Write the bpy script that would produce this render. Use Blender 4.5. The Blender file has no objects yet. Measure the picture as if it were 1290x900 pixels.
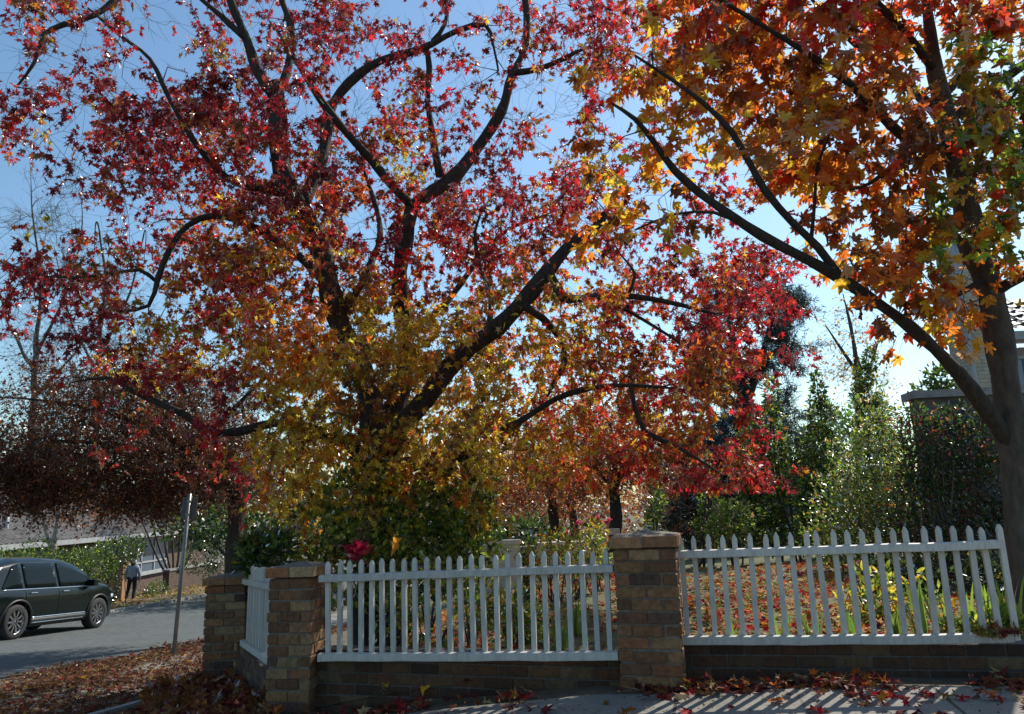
import bpy, bmesh, math, random
import numpy as np
from mathutils import Vector, Matrix, noise as mnoise
SC = bpy.context.scene
COL = SC.collection
rng = np.random.default_rng(11)
random.seed(5)
R = math.radians

# ------------------------------------------------------------------ camera
F = 940.0
CAM = np.array([0.0, 0.0, 1.39])
RM = np.array((Matrix.Rotation(R(90 + 11), 3, 'X') @ Matrix.Rotation(-0.035, 3, 'Z')))
cd = bpy.data.cameras.new('camera'); co = bpy.data.objects.new('camera', cd); COL.objects.link(co)
cd.sensor_width = 36; cd.lens = F / 1290 * 36; cd.clip_start = 0.05; cd.clip_end = 3000
co.matrix_world = Matrix.Translation(Vector(CAM)) @ Matrix(RM).to_4x4()
SC.camera = co

def P(u, v, Y):
    """world point at forward distance Y seen at photo pixel (u, v) of 1290x900"""
    d = RM @ np.array([(u - 645) / F, -(v - 450) / F, -1.0])
    return CAM + d * (Y / d[1])

# ------------------------------------------------------------------ terrain
def zr(y): return np.interp(y, [-40, 0, 6, 8.6, 13.4, 16.5, 19.2, 25, 32, 50, 90, 700], [.3, -.12, -.32, -.50, -.80, -1.13, -1.33, -1.72, -2.08, -2.4, -3, -6])
def zt(y): return np.interp(y, [-40, 6, 12, 20, 40, 80, 700], [0, 0, 0, -.25, -1.4, -2.6, -6])
def gz(x, y):
    w = np.clip((.6 - np.asarray(x, float)) / 2.7, 0, 1)
    w2 = np.clip((8 - np.asarray(x, float)) / 12.0, 0, 1)
    k = np.clip((np.asarray(y, float) - 12) / 12, 0, 1)
    w = w * (1 - k) + w2 * k
    return zt(y) * (1 - w) + zr(y) * w + .025 + .045 * np.clip((np.asarray(x, float) + 2.5) / 2, 0, 1) + .06 * np.clip((np.asarray(x, float) - .9) / 1.2, 0, 1)
def lz(x, y):  # lawn level inside the yard
    return gz(x, y) + 0.09

# ------------------------------------------------------------------ materials
MATS = {}
def nm(name):
    m = bpy.data.materials.new(name); m.use_nodes = True; MATS[name] = m
    nt = m.node_tree; b = nt.nodes['Principled BSDF']; return m, nt, b
def ramp2(nt, fac, c1, c2, p1=.35, p2=.65):
    r = nt.nodes.new('ShaderNodeValToRGB'); r.color_ramp.elements[0].position = p1; r.color_ramp.elements[1].position = p2
    r.color_ramp.elements[0].color = (*c1, 1); r.color_ramp.elements[1].color = (*c2, 1); nt.links.new(fac, r.inputs[0]); return r.outputs[0]
def noisen(nt, scale, detail=5, rough=.6, coords='Object', stretch=None):
    tc = nt.nodes.new('ShaderNodeTexCoord'); n = nt.nodes.new('ShaderNodeTexNoise')
    n.inputs['Scale'].default_value = scale; n.inputs['Detail'].default_value = detail; n.inputs['Roughness'].default_value = rough
    o = tc.outputs[coords]
    if stretch:
        mp = nt.nodes.new('ShaderNodeMapping'); mp.inputs['Scale'].default_value = stretch; nt.links.new(o, mp.inputs[0]); o = mp.outputs[0]
    nt.links.new(o, n.inputs['Vector']); return n.outputs['Fac']
def bumpn(nt, b, h, strength=.4, dist=.01):
    bp = nt.nodes.new('ShaderNodeBump'); bp.inputs['Strength'].default_value = strength; bp.inputs['Distance'].default_value = dist
    nt.links.new(h, bp.inputs['Height']); nt.links.new(bp.outputs[0], b.inputs['Normal'])
def plain(name, c1, c2=None, scale=8, rough=.7, metal=0, bump=0, dist=.01, stretch=None, p=(.35, .65), coat=0):
    m, nt, b = nm(name); c2 = c2 or tuple(x * .7 for x in c1)
    f = noisen(nt, scale, stretch=stretch)
    nt.links.new(ramp2(nt, f, c1, c2, *p), b.inputs['Base Color'])
    b.inputs['Roughness'].default_value = rough; b.inputs['Metallic'].default_value = metal
    b.inputs['Coat Weight'].default_value = coat
    if bump: bumpn(nt, b, f, bump, dist)
    return m
def vcol(name, rough=.8, nscale=30, namp=.35, bump=.3, dist=.004, stretch=None):
    """per-piece colour attribute broken up by noise (bricks, needles)"""
    m, nt, b = nm(name)
    a = nt.nodes.new('ShaderNodeAttribute'); a.attribute_name = 'Col'
    f = noisen(nt, nscale, 6, .65, stretch=stretch)
    mr = nt.nodes.new('ShaderNodeMapRange'); mr.inputs[1].default_value = .25; mr.inputs[2].default_value = .75; mr.inputs[3].default_value = 1 - namp; mr.inputs[4].default_value = 1 + namp * .6
    nt.links.new(f, mr.inputs[0])
    mx = nt.nodes.new('ShaderNodeVectorMath'); mx.operation = 'SCALE'; nt.links.new(a.outputs['Color'], mx.inputs[0]); nt.links.new(mr.outputs[0], mx.inputs['Scale'])
    nt.links.new(mx.outputs[0], b.inputs['Base Color']); b.inputs['Roughness'].default_value = rough
    if bump: bumpn(nt, b, f, bump, dist)
    return m
def leafmat(name, trans=.5, gloss=.5, rough=.35, tmul=1.25):
    m = bpy.data.materials.new(name); m.use_nodes = True; MATS[name] = m; nt = m.node_tree; nt.nodes.clear()
    N = nt.nodes.new; L = nt.links.new
    out = N('ShaderNodeOutputMaterial'); a = N('ShaderNodeAttribute'); a.attribute_name = 'Col'
    d = N('ShaderNodeBsdfDiffuse'); t = N('ShaderNodeBsdfTranslucent'); mx = N('ShaderNodeMixShader'); mx.inputs[0].default_value = trans
    sc = N('ShaderNodeVectorMath'); sc.operation = 'SCALE'; sc.inputs['Scale'].default_value = tmul
    f = noisen(nt, 60, 3)
    mr = N('ShaderNodeMapRange'); mr.inputs[1].default_value = .3; mr.inputs[2].default_value = .7; mr.inputs[3].default_value = .75; mr.inputs[4].default_value = 1.15; L(f, mr.inputs[0])
    s0 = N('ShaderNodeVectorMath'); s0.operation = 'SCALE'; L(a.outputs['Color'], s0.inputs[0]); L(mr.outputs[0], s0.inputs['Scale'])
    L(s0.outputs[0], d.inputs[0]); mn = N('ShaderNodeVectorMath'); mn.operation = 'MINIMUM'; mn.inputs[1].default_value = (.93, .9, .85); L(s0.outputs[0], sc.inputs[0]); L(sc.outputs[0], mn.inputs[0]); L(mn.outputs[0], t.inputs[0])
    L(d.outputs[0], mx.inputs[1]); L(t.outputs[0], mx.inputs[2])
    g = N('ShaderNodeBsdfGlossy'); g.inputs['Roughness'].default_value = rough
    fr = N('ShaderNodeFresnel'); fr.inputs[0].default_value = 1.42
    ml = N('ShaderNodeMath'); ml.operation = 'MULTIPLY'; ml.inputs[1].default_value = gloss; L(fr.outputs[0], ml.inputs[0])
    m2 = N('ShaderNodeMixShader'); L(ml.outputs[0], m2.inputs[0]); L(mx.outputs[0], m2.inputs[1]); L(g.outputs[0], m2.inputs[2])
    L(m2.outputs[0], out.inputs[0]); return m

leafmat('autumn_leaf', .58, .34, .45, 1.9)
leafmat('maple_leaf', .64, .28, .45, 1.9)
leafmat('glossy_leaf', .5, .8, .3, 2.2)
leafmat('dull_leaf', .5, .45, .4, 2.0)
leafmat('litter', .3, .22, .5, 1.4)
vcol('brick', .85, 26, .6, .9, .01)
vcol('needle', .7, 5, .3, 0)
plain('mortar_shaded', (.10, .09, .08), (.06, .055, .05), 40, .95, bump=.5)  # low-wall mortar with deep shade mixed into its colour
plain('mortar', (.19, .165, .135), (.11, .095, .08), 40, .95, bump=.5)
plain('bark_dark', (.055, .042, .034), (.022, .018, .015), 14, .9, bump=1.0, dist=.03, stretch=(2.2, 2.2, .5))
plain('bark_grey', (.10, .085, .07), (.045, .038, .032), 9, .9, bump=.9, dist=.02, stretch=(1.5, 1.5, .6))
plain('bark_pale', (.38, .34, .3), (.22, .19, .16), 9, .85, bump=.5, stretch=(1.5, 1.5, .6))
plain('twig', (.075, .055, .045), (.04, .03, .025), 10, .85)
plain('twig_grey', (.16, .14, .125), (.09, .08, .07), 10, .85)
def paintmat(name, c, dirt, amount):
    m, nt, b = nm(name)
    f = noisen(nt, 6, 8, .7, stretch=(3, 3, .8))
    g = noisen(nt, 70, 4, .6, stretch=(1, 1, .25))
    c1 = ramp2(nt, f, dirt, c, .5 - amount, .5 - amount + .22)
    mx = nt.nodes.new('ShaderNodeMix'); mx.data_type = 'RGBA'; mx.blend_type = 'MULTIPLY'; mx.inputs[0].default_value = .5
    nt.links.new(c1, mx.inputs[6]); nt.links.new(ramp2(nt, g, (.6, .58, .55), (1, 1, 1), .3, .5), mx.inputs[7])
    oi = nt.nodes.new('ShaderNodeObjectInfo'); m2 = nt.nodes.new('ShaderNodeMapRange'); m2.inputs[3].default_value = .8; m2.inputs[4].default_value = 1.06; nt.links.new(oi.outputs['Random'], m2.inputs[0])
    sc = nt.nodes.new('ShaderNodeVectorMath'); sc.operation = 'SCALE'; nt.links.new(mx.outputs[2], sc.inputs[0]); nt.links.new(m2.outputs[0], sc.inputs['Scale'])
    nt.links.new(sc.outputs[0], b.inputs['Base Color']); b.inputs['Roughness'].default_value = .6; bumpn(nt, b, g, .25, .003)
    return m
paintmat('white_paint', (.55, .53, .475), (.42, .41, .37), .17)
paintmat('old_paint', (.5, .5, .5), (.28, .27, .25), .1)
plain('render_wall', (.62, .58, .5), (.5, .47, .4), 3, .9, bump=.2)
plain('concrete', (.36, .35, .32), (.24, .23, .21), 3, .9, bump=.3)
plain('capping', (.33, .33, .32), (.2, .2, .2), 4, .9, bump=.4)
plain('garage_wall', (.16, .145, .13), (.09, .08, .075), 2.5, .95, bump=.4)
plain('galv', (.24, .25, .26), (.17, .18, .19), 20, .45, metal=.5)
plain('plate_back', (.13, .14, .15), (.09, .10, .11), 12, .6)
plain('rubber', (.02, .02, .02), (.03, .03, .03), 20, .8)
plain('alloy', (.62, .63, .65), (.5, .5, .52), 3, .28, metal=1)
plain('car_paint', (.004, .009, .008), (.003, .007, .0065), 2, .2, coat=.2).node_tree.nodes['Principled BSDF'].inputs['Specular IOR Level'].default_value = .3
plain('silver_paint', (.5, .51, .52), (.45, .46, .47), 2, .3, metal=.4, coat=1)
plain('black_trim', (.015, .015, .016), (.02, .02, .02), 9, .5)
plain('chrome', (.75, .76, .78), (.7, .7, .72), 3, .15, metal=1)
plain('lens_red', (.35, .01, .01), (.3, .01, .01), 3, .15, coat=1)
plain('lens_clear', (.7, .72, .74), (.6, .6, .62), 3, .1, coat=1)
m, nt, b = nm('car_glass'); b.inputs['Base Color'].default_value = (.006, .010, .010, 1); b.inputs['Roughness'].default_value = .05; b.inputs['Specular IOR Level'].default_value = .14
m, nt, b = nm('window_glass'); b.inputs['Base Color'].default_value = (.10, .14, .18, 1); b.inputs['Roughness'].default_value = .05; b.inputs['Specular IOR Level'].default_value = .9
plain('jacket', (.36, .43, .50), (.27, .33, .40), 12, .85, bump=.3)
plain('trousers', (.018, .019, .024), (.03, .03, .036), 12, .85)
plain('skin', (.5, .32, .25), (.45, .28, .22), 10, .6)
plain('hat', (.72, .70, .66), (.6, .58, .54), 14, .85)
plain('shoe', (.05, .04, .04), (.03, .03, .03), 14, .6)
plain('hair', (.05, .035, .025), (.03, .02, .015), 40, .6)
plain('tile_dark', (.06, .065, .075), (.035, .037, .043), 6, .5, bump=.2)
plain('tile_grey', (.13, .12, .115), (.06, .058, .055), 5, .75, bump=.4)
plain('fascia', (.40, .41, .41), (.30, .31, .31), 4, .6)
plain('curtain', (.50, .56, .62), (.38, .44, .5), 5, .8, stretch=(1, 8, .4))
def brickwall(name, c1, c2, mortar, sx, axis='x'):
    m, nt, b = nm(name); tc = nt.nodes.new('ShaderNodeTexCoord'); sp = nt.nodes.new('ShaderNodeSeparateXYZ'); cb = nt.nodes.new('ShaderNodeCombineXYZ')
    nt.links.new(tc.outputs['Object'], sp.inputs[0])
    ad = nt.nodes.new('ShaderNodeMath'); ad.operation = 'ADD'; nt.links.new(sp.outputs['X'], ad.inputs[0]); nt.links.new(sp.outputs['Y'], ad.inputs[1])
    nt.links.new(ad.outputs[0], cb.inputs[0]); nt.links.new(sp.outputs['Z'], cb.inputs[1])
    t = nt.nodes.new('ShaderNodeTexBrick'); nt.links.new(cb.outputs[0], t.inputs['Vector'])
    t.inputs['Scale'].default_value = 1; t.inputs['Brick Width'].default_value = .24 * sx; t.inputs['Row Height'].default_value = .086; t.inputs['Mortar Size'].default_value = .007
    t.inputs['Color1'].default_value = (*c1, 1); t.inputs['Color2'].default_value = (*c2, 1); t.inputs['Mortar'].default_value = (*mortar, 1)
    f = noisen(nt, 3, 6); mx = nt.nodes.new('ShaderNodeMix'); mx.data_type = 'RGBA'; mx.blend_type = 'MULTIPLY'; mx.inputs[0].default_value = .6
    nt.links.new(t.outputs['Color'], mx.inputs[6]); nt.links.new(ramp2(nt, f, (.6, .6, .6), (1, 1, 1)), mx.inputs[7]); nt.links.new(mx.outputs[2], b.inputs['Base Color'])
    b.inputs['Roughness'].default_value = .9; bumpn(nt, b, t.outputs['Fac'], -.5, .01); return m
brickwall('cream_brick', (.56, .50, .38), (.48, .42, .31), (.3, .27, .22), 1)
brickwall('tan_brick', (.46, .25, .12), (.36, .18, .09), (.3, .26, .2), 1)
brickwall('brown_brick', (.10, .058, .04), (.14, .085, .055), (.16, .14, .12), 1)
plain('stucco', (.34, .29, .28), (.26, .22, .215), 20, .95, bump=.5)
def groundmat(name, cols, scale, bump=.6, dist=.02):
    m, nt, b = nm(name)
    f = noisen(nt, scale, 8, .7); g = noisen(nt, scale * 9, 6, .7)
    c = ramp2(nt, f, cols[0], cols[1]); mx = nt.nodes.new('ShaderNodeMix'); mx.data_type = 'RGBA'
    nt.links.new(ramp2(nt, g, (0, 0, 0), (1, 1, 1), .42, .6), mx.inputs[0]); nt.links.new(c, mx.inputs[6]); mx.inputs[7].default_value = (*cols[2], 1)
    nt.links.new(mx.outputs[2], b.inputs['Base Color']); b.inputs['Roughness'].default_value = .95; bumpn(nt, b, g, bump, dist); return m
groundmat('soil', [(.10, .075, .05), (.06, .045, .03), (.13, .10, .06)], 1.3)
groundmat('lawn', [(.07, .10, .025), (.12, .13, .04), (.10, .075, .04)], .9)
groundmat('asphalt', [(.080, .089, .085), (.040, .046, .045), (.10, .11, .105)], .7, .5, .008)
m, nt, b = nm('footpath_concrete')
f = noisen(nt, 1.4, 8, .65); g = noisen(nt, 55, 5, .7)
c = ramp2(nt, f, (.17, .158, .135), (.30, .28, .24), .3, .7)
mx = nt.nodes.new('ShaderNodeMix'); mx.data_type = 'RGBA'; mx.blend_type = 'MULTIPLY'; mx.inputs[0].default_value = .7
nt.links.new(c, mx.inputs[6]); nt.links.new(ramp2(nt, g, (.45, .42, .38), (1, 1, 1), .3, .58), mx.inputs[7])
tc = nt.nodes.new('ShaderNodeTexCoord'); mp_ = nt.nodes.new('ShaderNodeMapping'); mp_.inputs['Rotation'].default_value = (0, 0, R(14)); mp_.inputs['Location'].default_value = (.3, .62, 0)
bt = nt.nodes.new('ShaderNodeTexBrick'); bt.offset = 0; bt.inputs['Scale'].default_value = 1; bt.inputs['Brick Width'].default_value = 1.6; bt.inputs['Row Height'].default_value = 5.0; bt.inputs['Mortar Size'].default_value = .012
bt.inputs['Color1'].default_value = (1, 1, 1, 1); bt.inputs['Color2'].default_value = (.86, .85, .83, 1); bt.inputs['Mortar'].default_value = (.25, .23, .2, 1)
nt.links.new(tc.outputs['Object'], mp_.inputs[0]); nt.links.new(mp_.outputs[0], bt.inputs['Vector'])
vo = nt.nodes.new('ShaderNodeTexVoronoi'); vo.feature = 'DISTANCE_TO_EDGE'; vo.inputs['Scale'].default_value = .55; nz_ = nt.nodes.new('ShaderNodeTexNoise'); nz_.inputs['Scale'].default_value = 4
mv = nt.nodes.new('ShaderNodeMix'); mv.data_type = 'VECTOR'; mv.inputs[0].default_value = .12; nt.links.new(tc.outputs['Object'], mv.inputs[4]); nt.links.new(nz_.outputs['Color'], mv.inputs[5]); nt.links.new(mv.outputs[1], vo.inputs['Vector'])
ck = ramp2(nt, vo.outputs['Distance'], (.4, .38, .35), (1, 1, 1), .002, .006)
m3 = nt.nodes.new('ShaderNodeMix'); m3.data_type = 'RGBA'; m3.blend_type = 'MULTIPLY'; m3.inputs[0].default_value = 1; nt.links.new(mx.outputs[2], m3.inputs[6]); nt.links.new(bt.outputs['Color'], m3.inputs[7])
m4 = nt.nodes.new('ShaderNodeMix'); m4.data_type = 'RGBA'; m4.blend_type = 'MULTIPLY'; m4.inputs[0].default_value = .8; nt.links.new(m3.outputs[2], m4.inputs[6]); nt.links.new(ck, m4.inputs[7])
nt.links.new(m4.outputs[2], b.inputs['Base Color'])
b.inputs['Roughness'].default_value = .9; bumpn(nt, b, g, .5, .004)

# ------------------------------------------------------------------ mesh accumulator
class Acc:
    def __init__(s): s.V = []; s.n = 0; s.Fc = []; s.C = []; s.mi = []; s.sm = []
    def add(s, V, faces, col=None, mi=0, smooth=False):
        """V (n,3); faces: (m,k) array or list of arrays/lists"""
        V = np.asarray(V, float); o = s.n
        s.V.append(V); s.n += len(V)
        c = np.ones((len(V), 4)); 
        if col is not None: c[:, :3] = col
        s.C.append(c)
        if isinstance(faces, np.ndarray): faces = [faces]
        else:
            d = {}
            for f in faces:
                f = np.atleast_2d(np.asarray(f)); d.setdefault(f.shape[1], []).append(f)
            faces = [np.vstack(v) for v in d.values()]
        for f in faces:
            s.Fc.append(f + o); s.mi.append(np.full(len(f), mi)); s.sm.append(np.full(len(f), smooth))
    def mesh(s, name, mats, offset=(0, 0, 0)):
        me = bpy.data.meshes.new(name)
        V = np.vstack(s.V) - np.asarray(offset, float)
        tot = np.concatenate([np.full(len(f), f.shape[1]) for f in s.Fc]); li = np.concatenate([f.ravel() for f in s.Fc])
        st = np.concatenate([[0], np.cumsum(tot)[:-1]])
        me.vertices.add(len(V)); me.vertices.foreach_set('co', V.ravel().astype(np.float32))
        me.loops.add(len(li)); me.loops.foreach_set('vertex_index', li.astype(np.int32))
        me.polygons.add(len(tot)); me.polygons.foreach_set('loop_start', st.astype(np.int32)); me.polygons.foreach_set('loop_total', tot.astype(np.int32))
        me.polygons.foreach_set('material_index', np.concatenate(s.mi).astype(np.int32)); me.polygons.foreach_set('use_smooth', np.concatenate(s.sm).astype(bool))
        a = me.color_attributes.new('Col', 'FLOAT_COLOR', 'POINT'); a.data.foreach_set('color', np.vstack(s.C).ravel().astype(np.float32))
        for m in (mats if isinstance(mats, (list, tuple)) else [mats]): me.materials.append(MATS[m])
        me.update(calc_edges=True); me.validate(); return me
    # shapes
    def box(s, c, size, rz=0, col=None, mi=0, M=None):
        x, y, z = np.asarray(size) / 2
        V = np.array([[-x, -y, -z], [x, -y, -z], [x, y, -z], [-x, y, -z], [-x, -y, z], [x, -y, z], [x, y, z], [-x, y, z]])
        if M is not None: V = V @ np.asarray(M).T
        ca, sa = math.cos(rz), math.sin(rz); V = np.c_[V[:, 0] * ca - V[:, 1] * sa, V[:, 0] * sa + V[:, 1] * ca, V[:, 2]] + np.asarray(c)
        s.add(V, np.array([[0, 3, 2, 1], [4, 5, 6, 7], [0, 1, 5, 4], [1, 2, 6, 5], [2, 3, 7, 6], [3, 0, 4, 7]]), col, mi)
    def prism(s, poly, z0, z1, col=None, mi=0, smooth=False):
        poly = np.asarray(poly, float); n = len(poly)
        V = np.vstack([np.c_[poly, np.full(n, 0.) + z0], np.c_[poly, np.full(n, 0.) + z1]])
        q = np.array([[i, (i + 1) % n, n + (i + 1) % n, n + i] for i in range(n)])
        s.add(V, [q, np.arange(n)[::-1], np.arange(n, 2 * n)], col, mi, smooth)
    def tube(s, pts, rad, n=6, col=None, mi=0, cap=True):
        pts = np.asarray(pts, float); k = len(pts); rad = np.broadcast_to(np.asarray(rad, float), (k,))
        T = np.gradient(pts, axis=0); T /= np.linalg.norm(T, axis=1, keepdims=True) + 1e-9
        ref = np.array([0, 0, 1.]) if abs(T[0][2]) < .9 else np.array([1., 0, 0])
        A = np.zeros_like(pts); a = np.cross(T[0], ref); a /= np.linalg.norm(a)
        for i in range(k):
            a = a - T[i] * a.dot(T[i]); a /= np.linalg.norm(a) + 1e-9; A[i] = a
        B = np.cross(T, A); th = np.linspace(0, 2 * np.pi, n, endpoint=False)
        V = (pts[:, None] + rad[:, None, None] * (np.cos(th)[None, :, None] * A[:, None] + np.sin(th)[None, :, None] * B[:, None])).reshape(-1, 3)
        i = np.arange(k - 1)[:, None] * n; j = np.arange(n)[None]
        q = np.stack([i + j, i + (j + 1) % n, i + n + (j + 1) % n, i + n + j], -1).reshape(-1, 4)
        fs = [q]
        if cap and n > 2: fs += [np.arange(n)[::-1], np.arange((k - 1) * n, k * n)]
        s.add(V, fs, col, mi, True)
    def revolve(s, prof, n=24, M=None, loc=(0, 0, 0), col=None, mi=0, smooth=True):
        """prof: (axial, radius) along local Y axis"""
        prof = np.asarray(prof, float); th = np.linspace(0, 2 * np.pi, n, endpoint=False); k = len(prof)
        V = np.stack([np.outer(prof[:, 1], np.cos(th)), np.repeat(prof[:, :1], n, 1), np.outer(prof[:, 1], np.sin(th))], -1).reshape(-1, 3)
        if M is not None: V = V @ np.asarray(M).T
        i = np.arange(k - 1)[:, None] * n; j = np.arange(n)[None]
        q = np.stack([i + j, i + (j + 1) % n, i + n + (j + 1) % n, i + n + j], -1).reshape(-1, 4)
        s.add(V + np.asarray(loc), q, col, mi, smooth)

def obj(name, acc, mats, parent=None, local=False, label=None, kind=None):
    off = (0, 0, 0)
    if parent is not None and not local: off = WL(parent)
    me = acc.mesh(name, mats, off) if isinstance(acc, Acc) else acc
    o = bpy.data.objects.new(name, me); COL.objects.link(o)
    if parent is not None: o.parent = parent
    if label: o['label'] = label
    if kind: o['kind'] = kind
    return o
def WL(o):
    l = Vector((0, 0, 0))
    while o is not None: l = l + o.location; o = o.parent
    return np.array(l)
def thing(name, label, cat, loc=(0, 0, 0), group=None, rz=0):
    o = bpy.data.objects.new(name, None); COL.objects.link(o); o.location = Vector([float(x) for x in loc]); o.rotation_euler = (0, 0, rz); o.empty_display_size = .2
    o['label'] = label; o['category'] = cat
    if group: o['group'] = group
    return o
def tag(o, label, cat, group=None):
    o['label'] = label; o['category'] = cat
    if group: o['group'] = group
    return o
def lookmat(ax, nrm):
    return np.stack([ax, np.cross(nrm, ax), nrm], -1)

# ------------------------------------------------------------------ leaves
def leaf_template(angs, rads, cx=.38, fold=.12, base=True):
    pts = [(0, 0)]
    full = [(a, r) for a, r in zip(angs, rads)]
    ring = [(-a, r) for a, r in full if a > 0][::-1] ; ring = [(-180, cx)] + sorted(ring) + [(a, r) for a, r in full]
    xy = [(cx + r * math.cos(R(a)), r * math.sin(R(a))) for a, r in ring]
    V = np.array([[cx, 0, 0]] + [[x, y, -fold * abs(y) - .18 * max(0, x - cx) ** 2 + .06 * math.sin(7 * x + 5 * y)] for x, y in xy])
    n = len(xy); T = np.array([[0, 1 + i, 1 + (i + 1) % n] for i in range(n)])
    return V, T
GUM = leaf_template([0, 30, 58, 92, 118, 158], [.64, .24, .60, .22, .46, .18], .36, .24)
MAPLE = leaf_template([0, 9, 15, 32, 44, 54, 64, 88, 100, 112, 124, 160], [.64, .46, .48, .24, .47, .58, .45, .25, .42, .45, .36, .2], .36, .14)
OVAL = (np.array([[0, 0, 0], [.33, .24, -.04], [.75, .17, -.03], [1, 0, -.06], [.75, -.17, -.03], [.33, -.24, -.04], [.5, 0, .04]]),
        np.array([[0, 6, 1], [1, 6, 2], [2, 6, 3], [3, 6, 4], [4, 6, 5], [5, 6, 0]]))
DIA = (np.array([[0, 0, 0], [.5, .3, -.06], [1, 0, 0], [.5, -.3, -.06]]), np.array([[0, 2, 1], [0, 3, 2]]))
NEED = (np.array([[0, .08, 0], [0, -.08, 0], [1, 0, 0]]), np.array([[0, 1, 2]]))

def unit(v): return v / (np.linalg.norm(v, axis=-1, keepdims=True) + 1e-9)
def add_leaves(acc, pos, axis, size, col, tmpl, up=.6, jit=.9, mi=0):
    """pos (n,3) petiole ends; axis (n,3) growing direction; size (n,), col (n,3)"""
    n = len(pos); V, T = tmpl
    nr = rng.normal(size=(n, 3)) * jit + np.array([0, 0, up]); axis = unit(axis); nr = unit(nr - axis * (nr * axis).sum(1, keepdims=True))
    b = np.cross(nr, axis)
    W = V[None] * size[:, None, None]
    W = W * np.stack([np.ones(n), rng.uniform(.6, 1.08, n), rng.uniform(.4, 2.8, n) * np.sign(rng.uniform(-.35, 1, n))], -1)[:, None, :]
    X = W[..., 0:1] * axis[:, None] + W[..., 1:2] * b[:, None] + W[..., 2:3] * nr[:, None] + pos[:, None]
    k = len(V); Tt = (T[None] + (np.arange(n) * k)[:, None, None]).reshape(-1, 3)
    C = np.repeat(col, k, 0)
    acc.add(X.reshape(-1, 3), Tt, C, mi, False)

PAL = {'dbrown': (.12, .055, .026), 'dtan': (.30, .20, .11), 'dgreen': (.035, .06, .016), 'crim': (.30, .022, .030), 'red': (.42, .022, .025), 'verm': (.52, .06, .022), 'oran': (.55, .15, .02), 'gold': (.58, .31, .03), 'yell': (.60, .42, .045),
       'oliv': (.22, .17, .025), 'green': (.09, .15, .02), 'maro': (.15, .022, .022), 'brown': (.22, .085, .022), 'bronze': (.20, .065, .03), 'lime': (.28, .34, .04), 'tan': (.5, .33, .16)}
def mixcol_c(p, names, w, seed=0., sc=1.1, jit=.16):
    """colours that change from branch to branch rather than from leaf to leaf"""
    n = len(p); k = np.array([mnoise.noise(Vector(q) * sc + Vector((seed, seed * 2, 1))) for q in p[::3]]); k = np.repeat(k, 3)[:n]
    k = k + .45 * np.repeat(np.array([mnoise.noise(Vector(q) * sc * 4 + Vector((seed + 7, 2, seed))) for q in p[::3]]), 3)[:n] + rng.normal(size=n) * jit
    r = np.argsort(np.argsort(k)) / n; ids = np.searchsorted(np.cumsum(np.asarray(w) / np.sum(w)), r).clip(0, len(names) - 1)
    return np.clip(np.array([PAL[q] for q in names])[ids] * rng.uniform(.65, 1.25, (n, 1)) * rng.uniform(.88, 1.12, (n, 3)), .002, .8)
def mixcol(n, names, w):
    w = np.asarray(w, float); w = w / w.sum(); ids = rng.choice(len(names), n, p=w)
    c = np.array([PAL[k] for k in names])[ids]; return np.clip(c * rng.uniform(.7, 1.25, (n, 1)) * rng.uniform(.88, 1.12, (n, 3)), .002, .8)

# ------------------------------------------------------------------ tree growth
def spline(pts, step=.15):
    p = np.asarray(pts, float); k = len(p); q = np.vstack([2 * p[0] - p[1], p, 2 * p[-1] - p[-2]]); out = []
    for i in range(k - 1):
        a, b, c, d = q[i:i + 4]; m = max(2, int(np.linalg.norm((c - b)[:3]) / step)); t = np.linspace(0, 1, m, endpoint=False)[:, None]
        out.append(.5 * (2 * b + (c - a) * t + (2 * a - 5 * b + 4 * c - d) * t ** 2 + (3 * b - a - 3 * c + d) * t ** 3))
    out.append(p[-1:]); return np.vstack(out)
def limb(acc, pts, n=10, wob=.25, step=.15, mi=0):
    """pts: (x,y,z,r). Returns the resampled nodes"""
    s = spline(pts, step); r = np.maximum(s[:, 3], .004); k = len(s)
    ph = rng.uniform(0, 9, 3); t = np.arange(k)[:, None] * .55 + ph
    s[:, :3] += np.sin(t) * r[:, None] * wob * np.minimum(1, np.arange(k) / 3)[:, None]
    rr = r * (1 + .10 * np.sin(np.arange(k) * 1.3 + ph[0]) + .05 * rng.normal(size=k)); m = n * 2 if r.max() > .05 else n; acc.tube(s[:, :3], rr, m, mi=mi)
    if m > n:  # furrowed bark: ridges that run along the stem, and a few knots
        V = acc.V[-1]; ax = np.repeat(s[:, :3], m, 0); dv = V - ax; th = np.tile(np.arange(m), k); al = np.repeat(np.arange(k), m) * step
        q = np.array([mnoise.noise(Vector((math.cos(t * 6.283 / m) * 3.2, math.sin(t * 6.283 / m) * 3.2, a * 1.6 + ph[1]))) + .6 * mnoise.noise(Vector((math.cos(t * 6.283 / m) * 1.1, math.sin(t * 6.283 / m) * 1.1, a * 3.1 + ph[2]))) for t, a in zip(th, al)])
        acc.V[-1] = ax + dv * (1 + .13 * q)[:, None]
    s[:, 3] = r; return s
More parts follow.
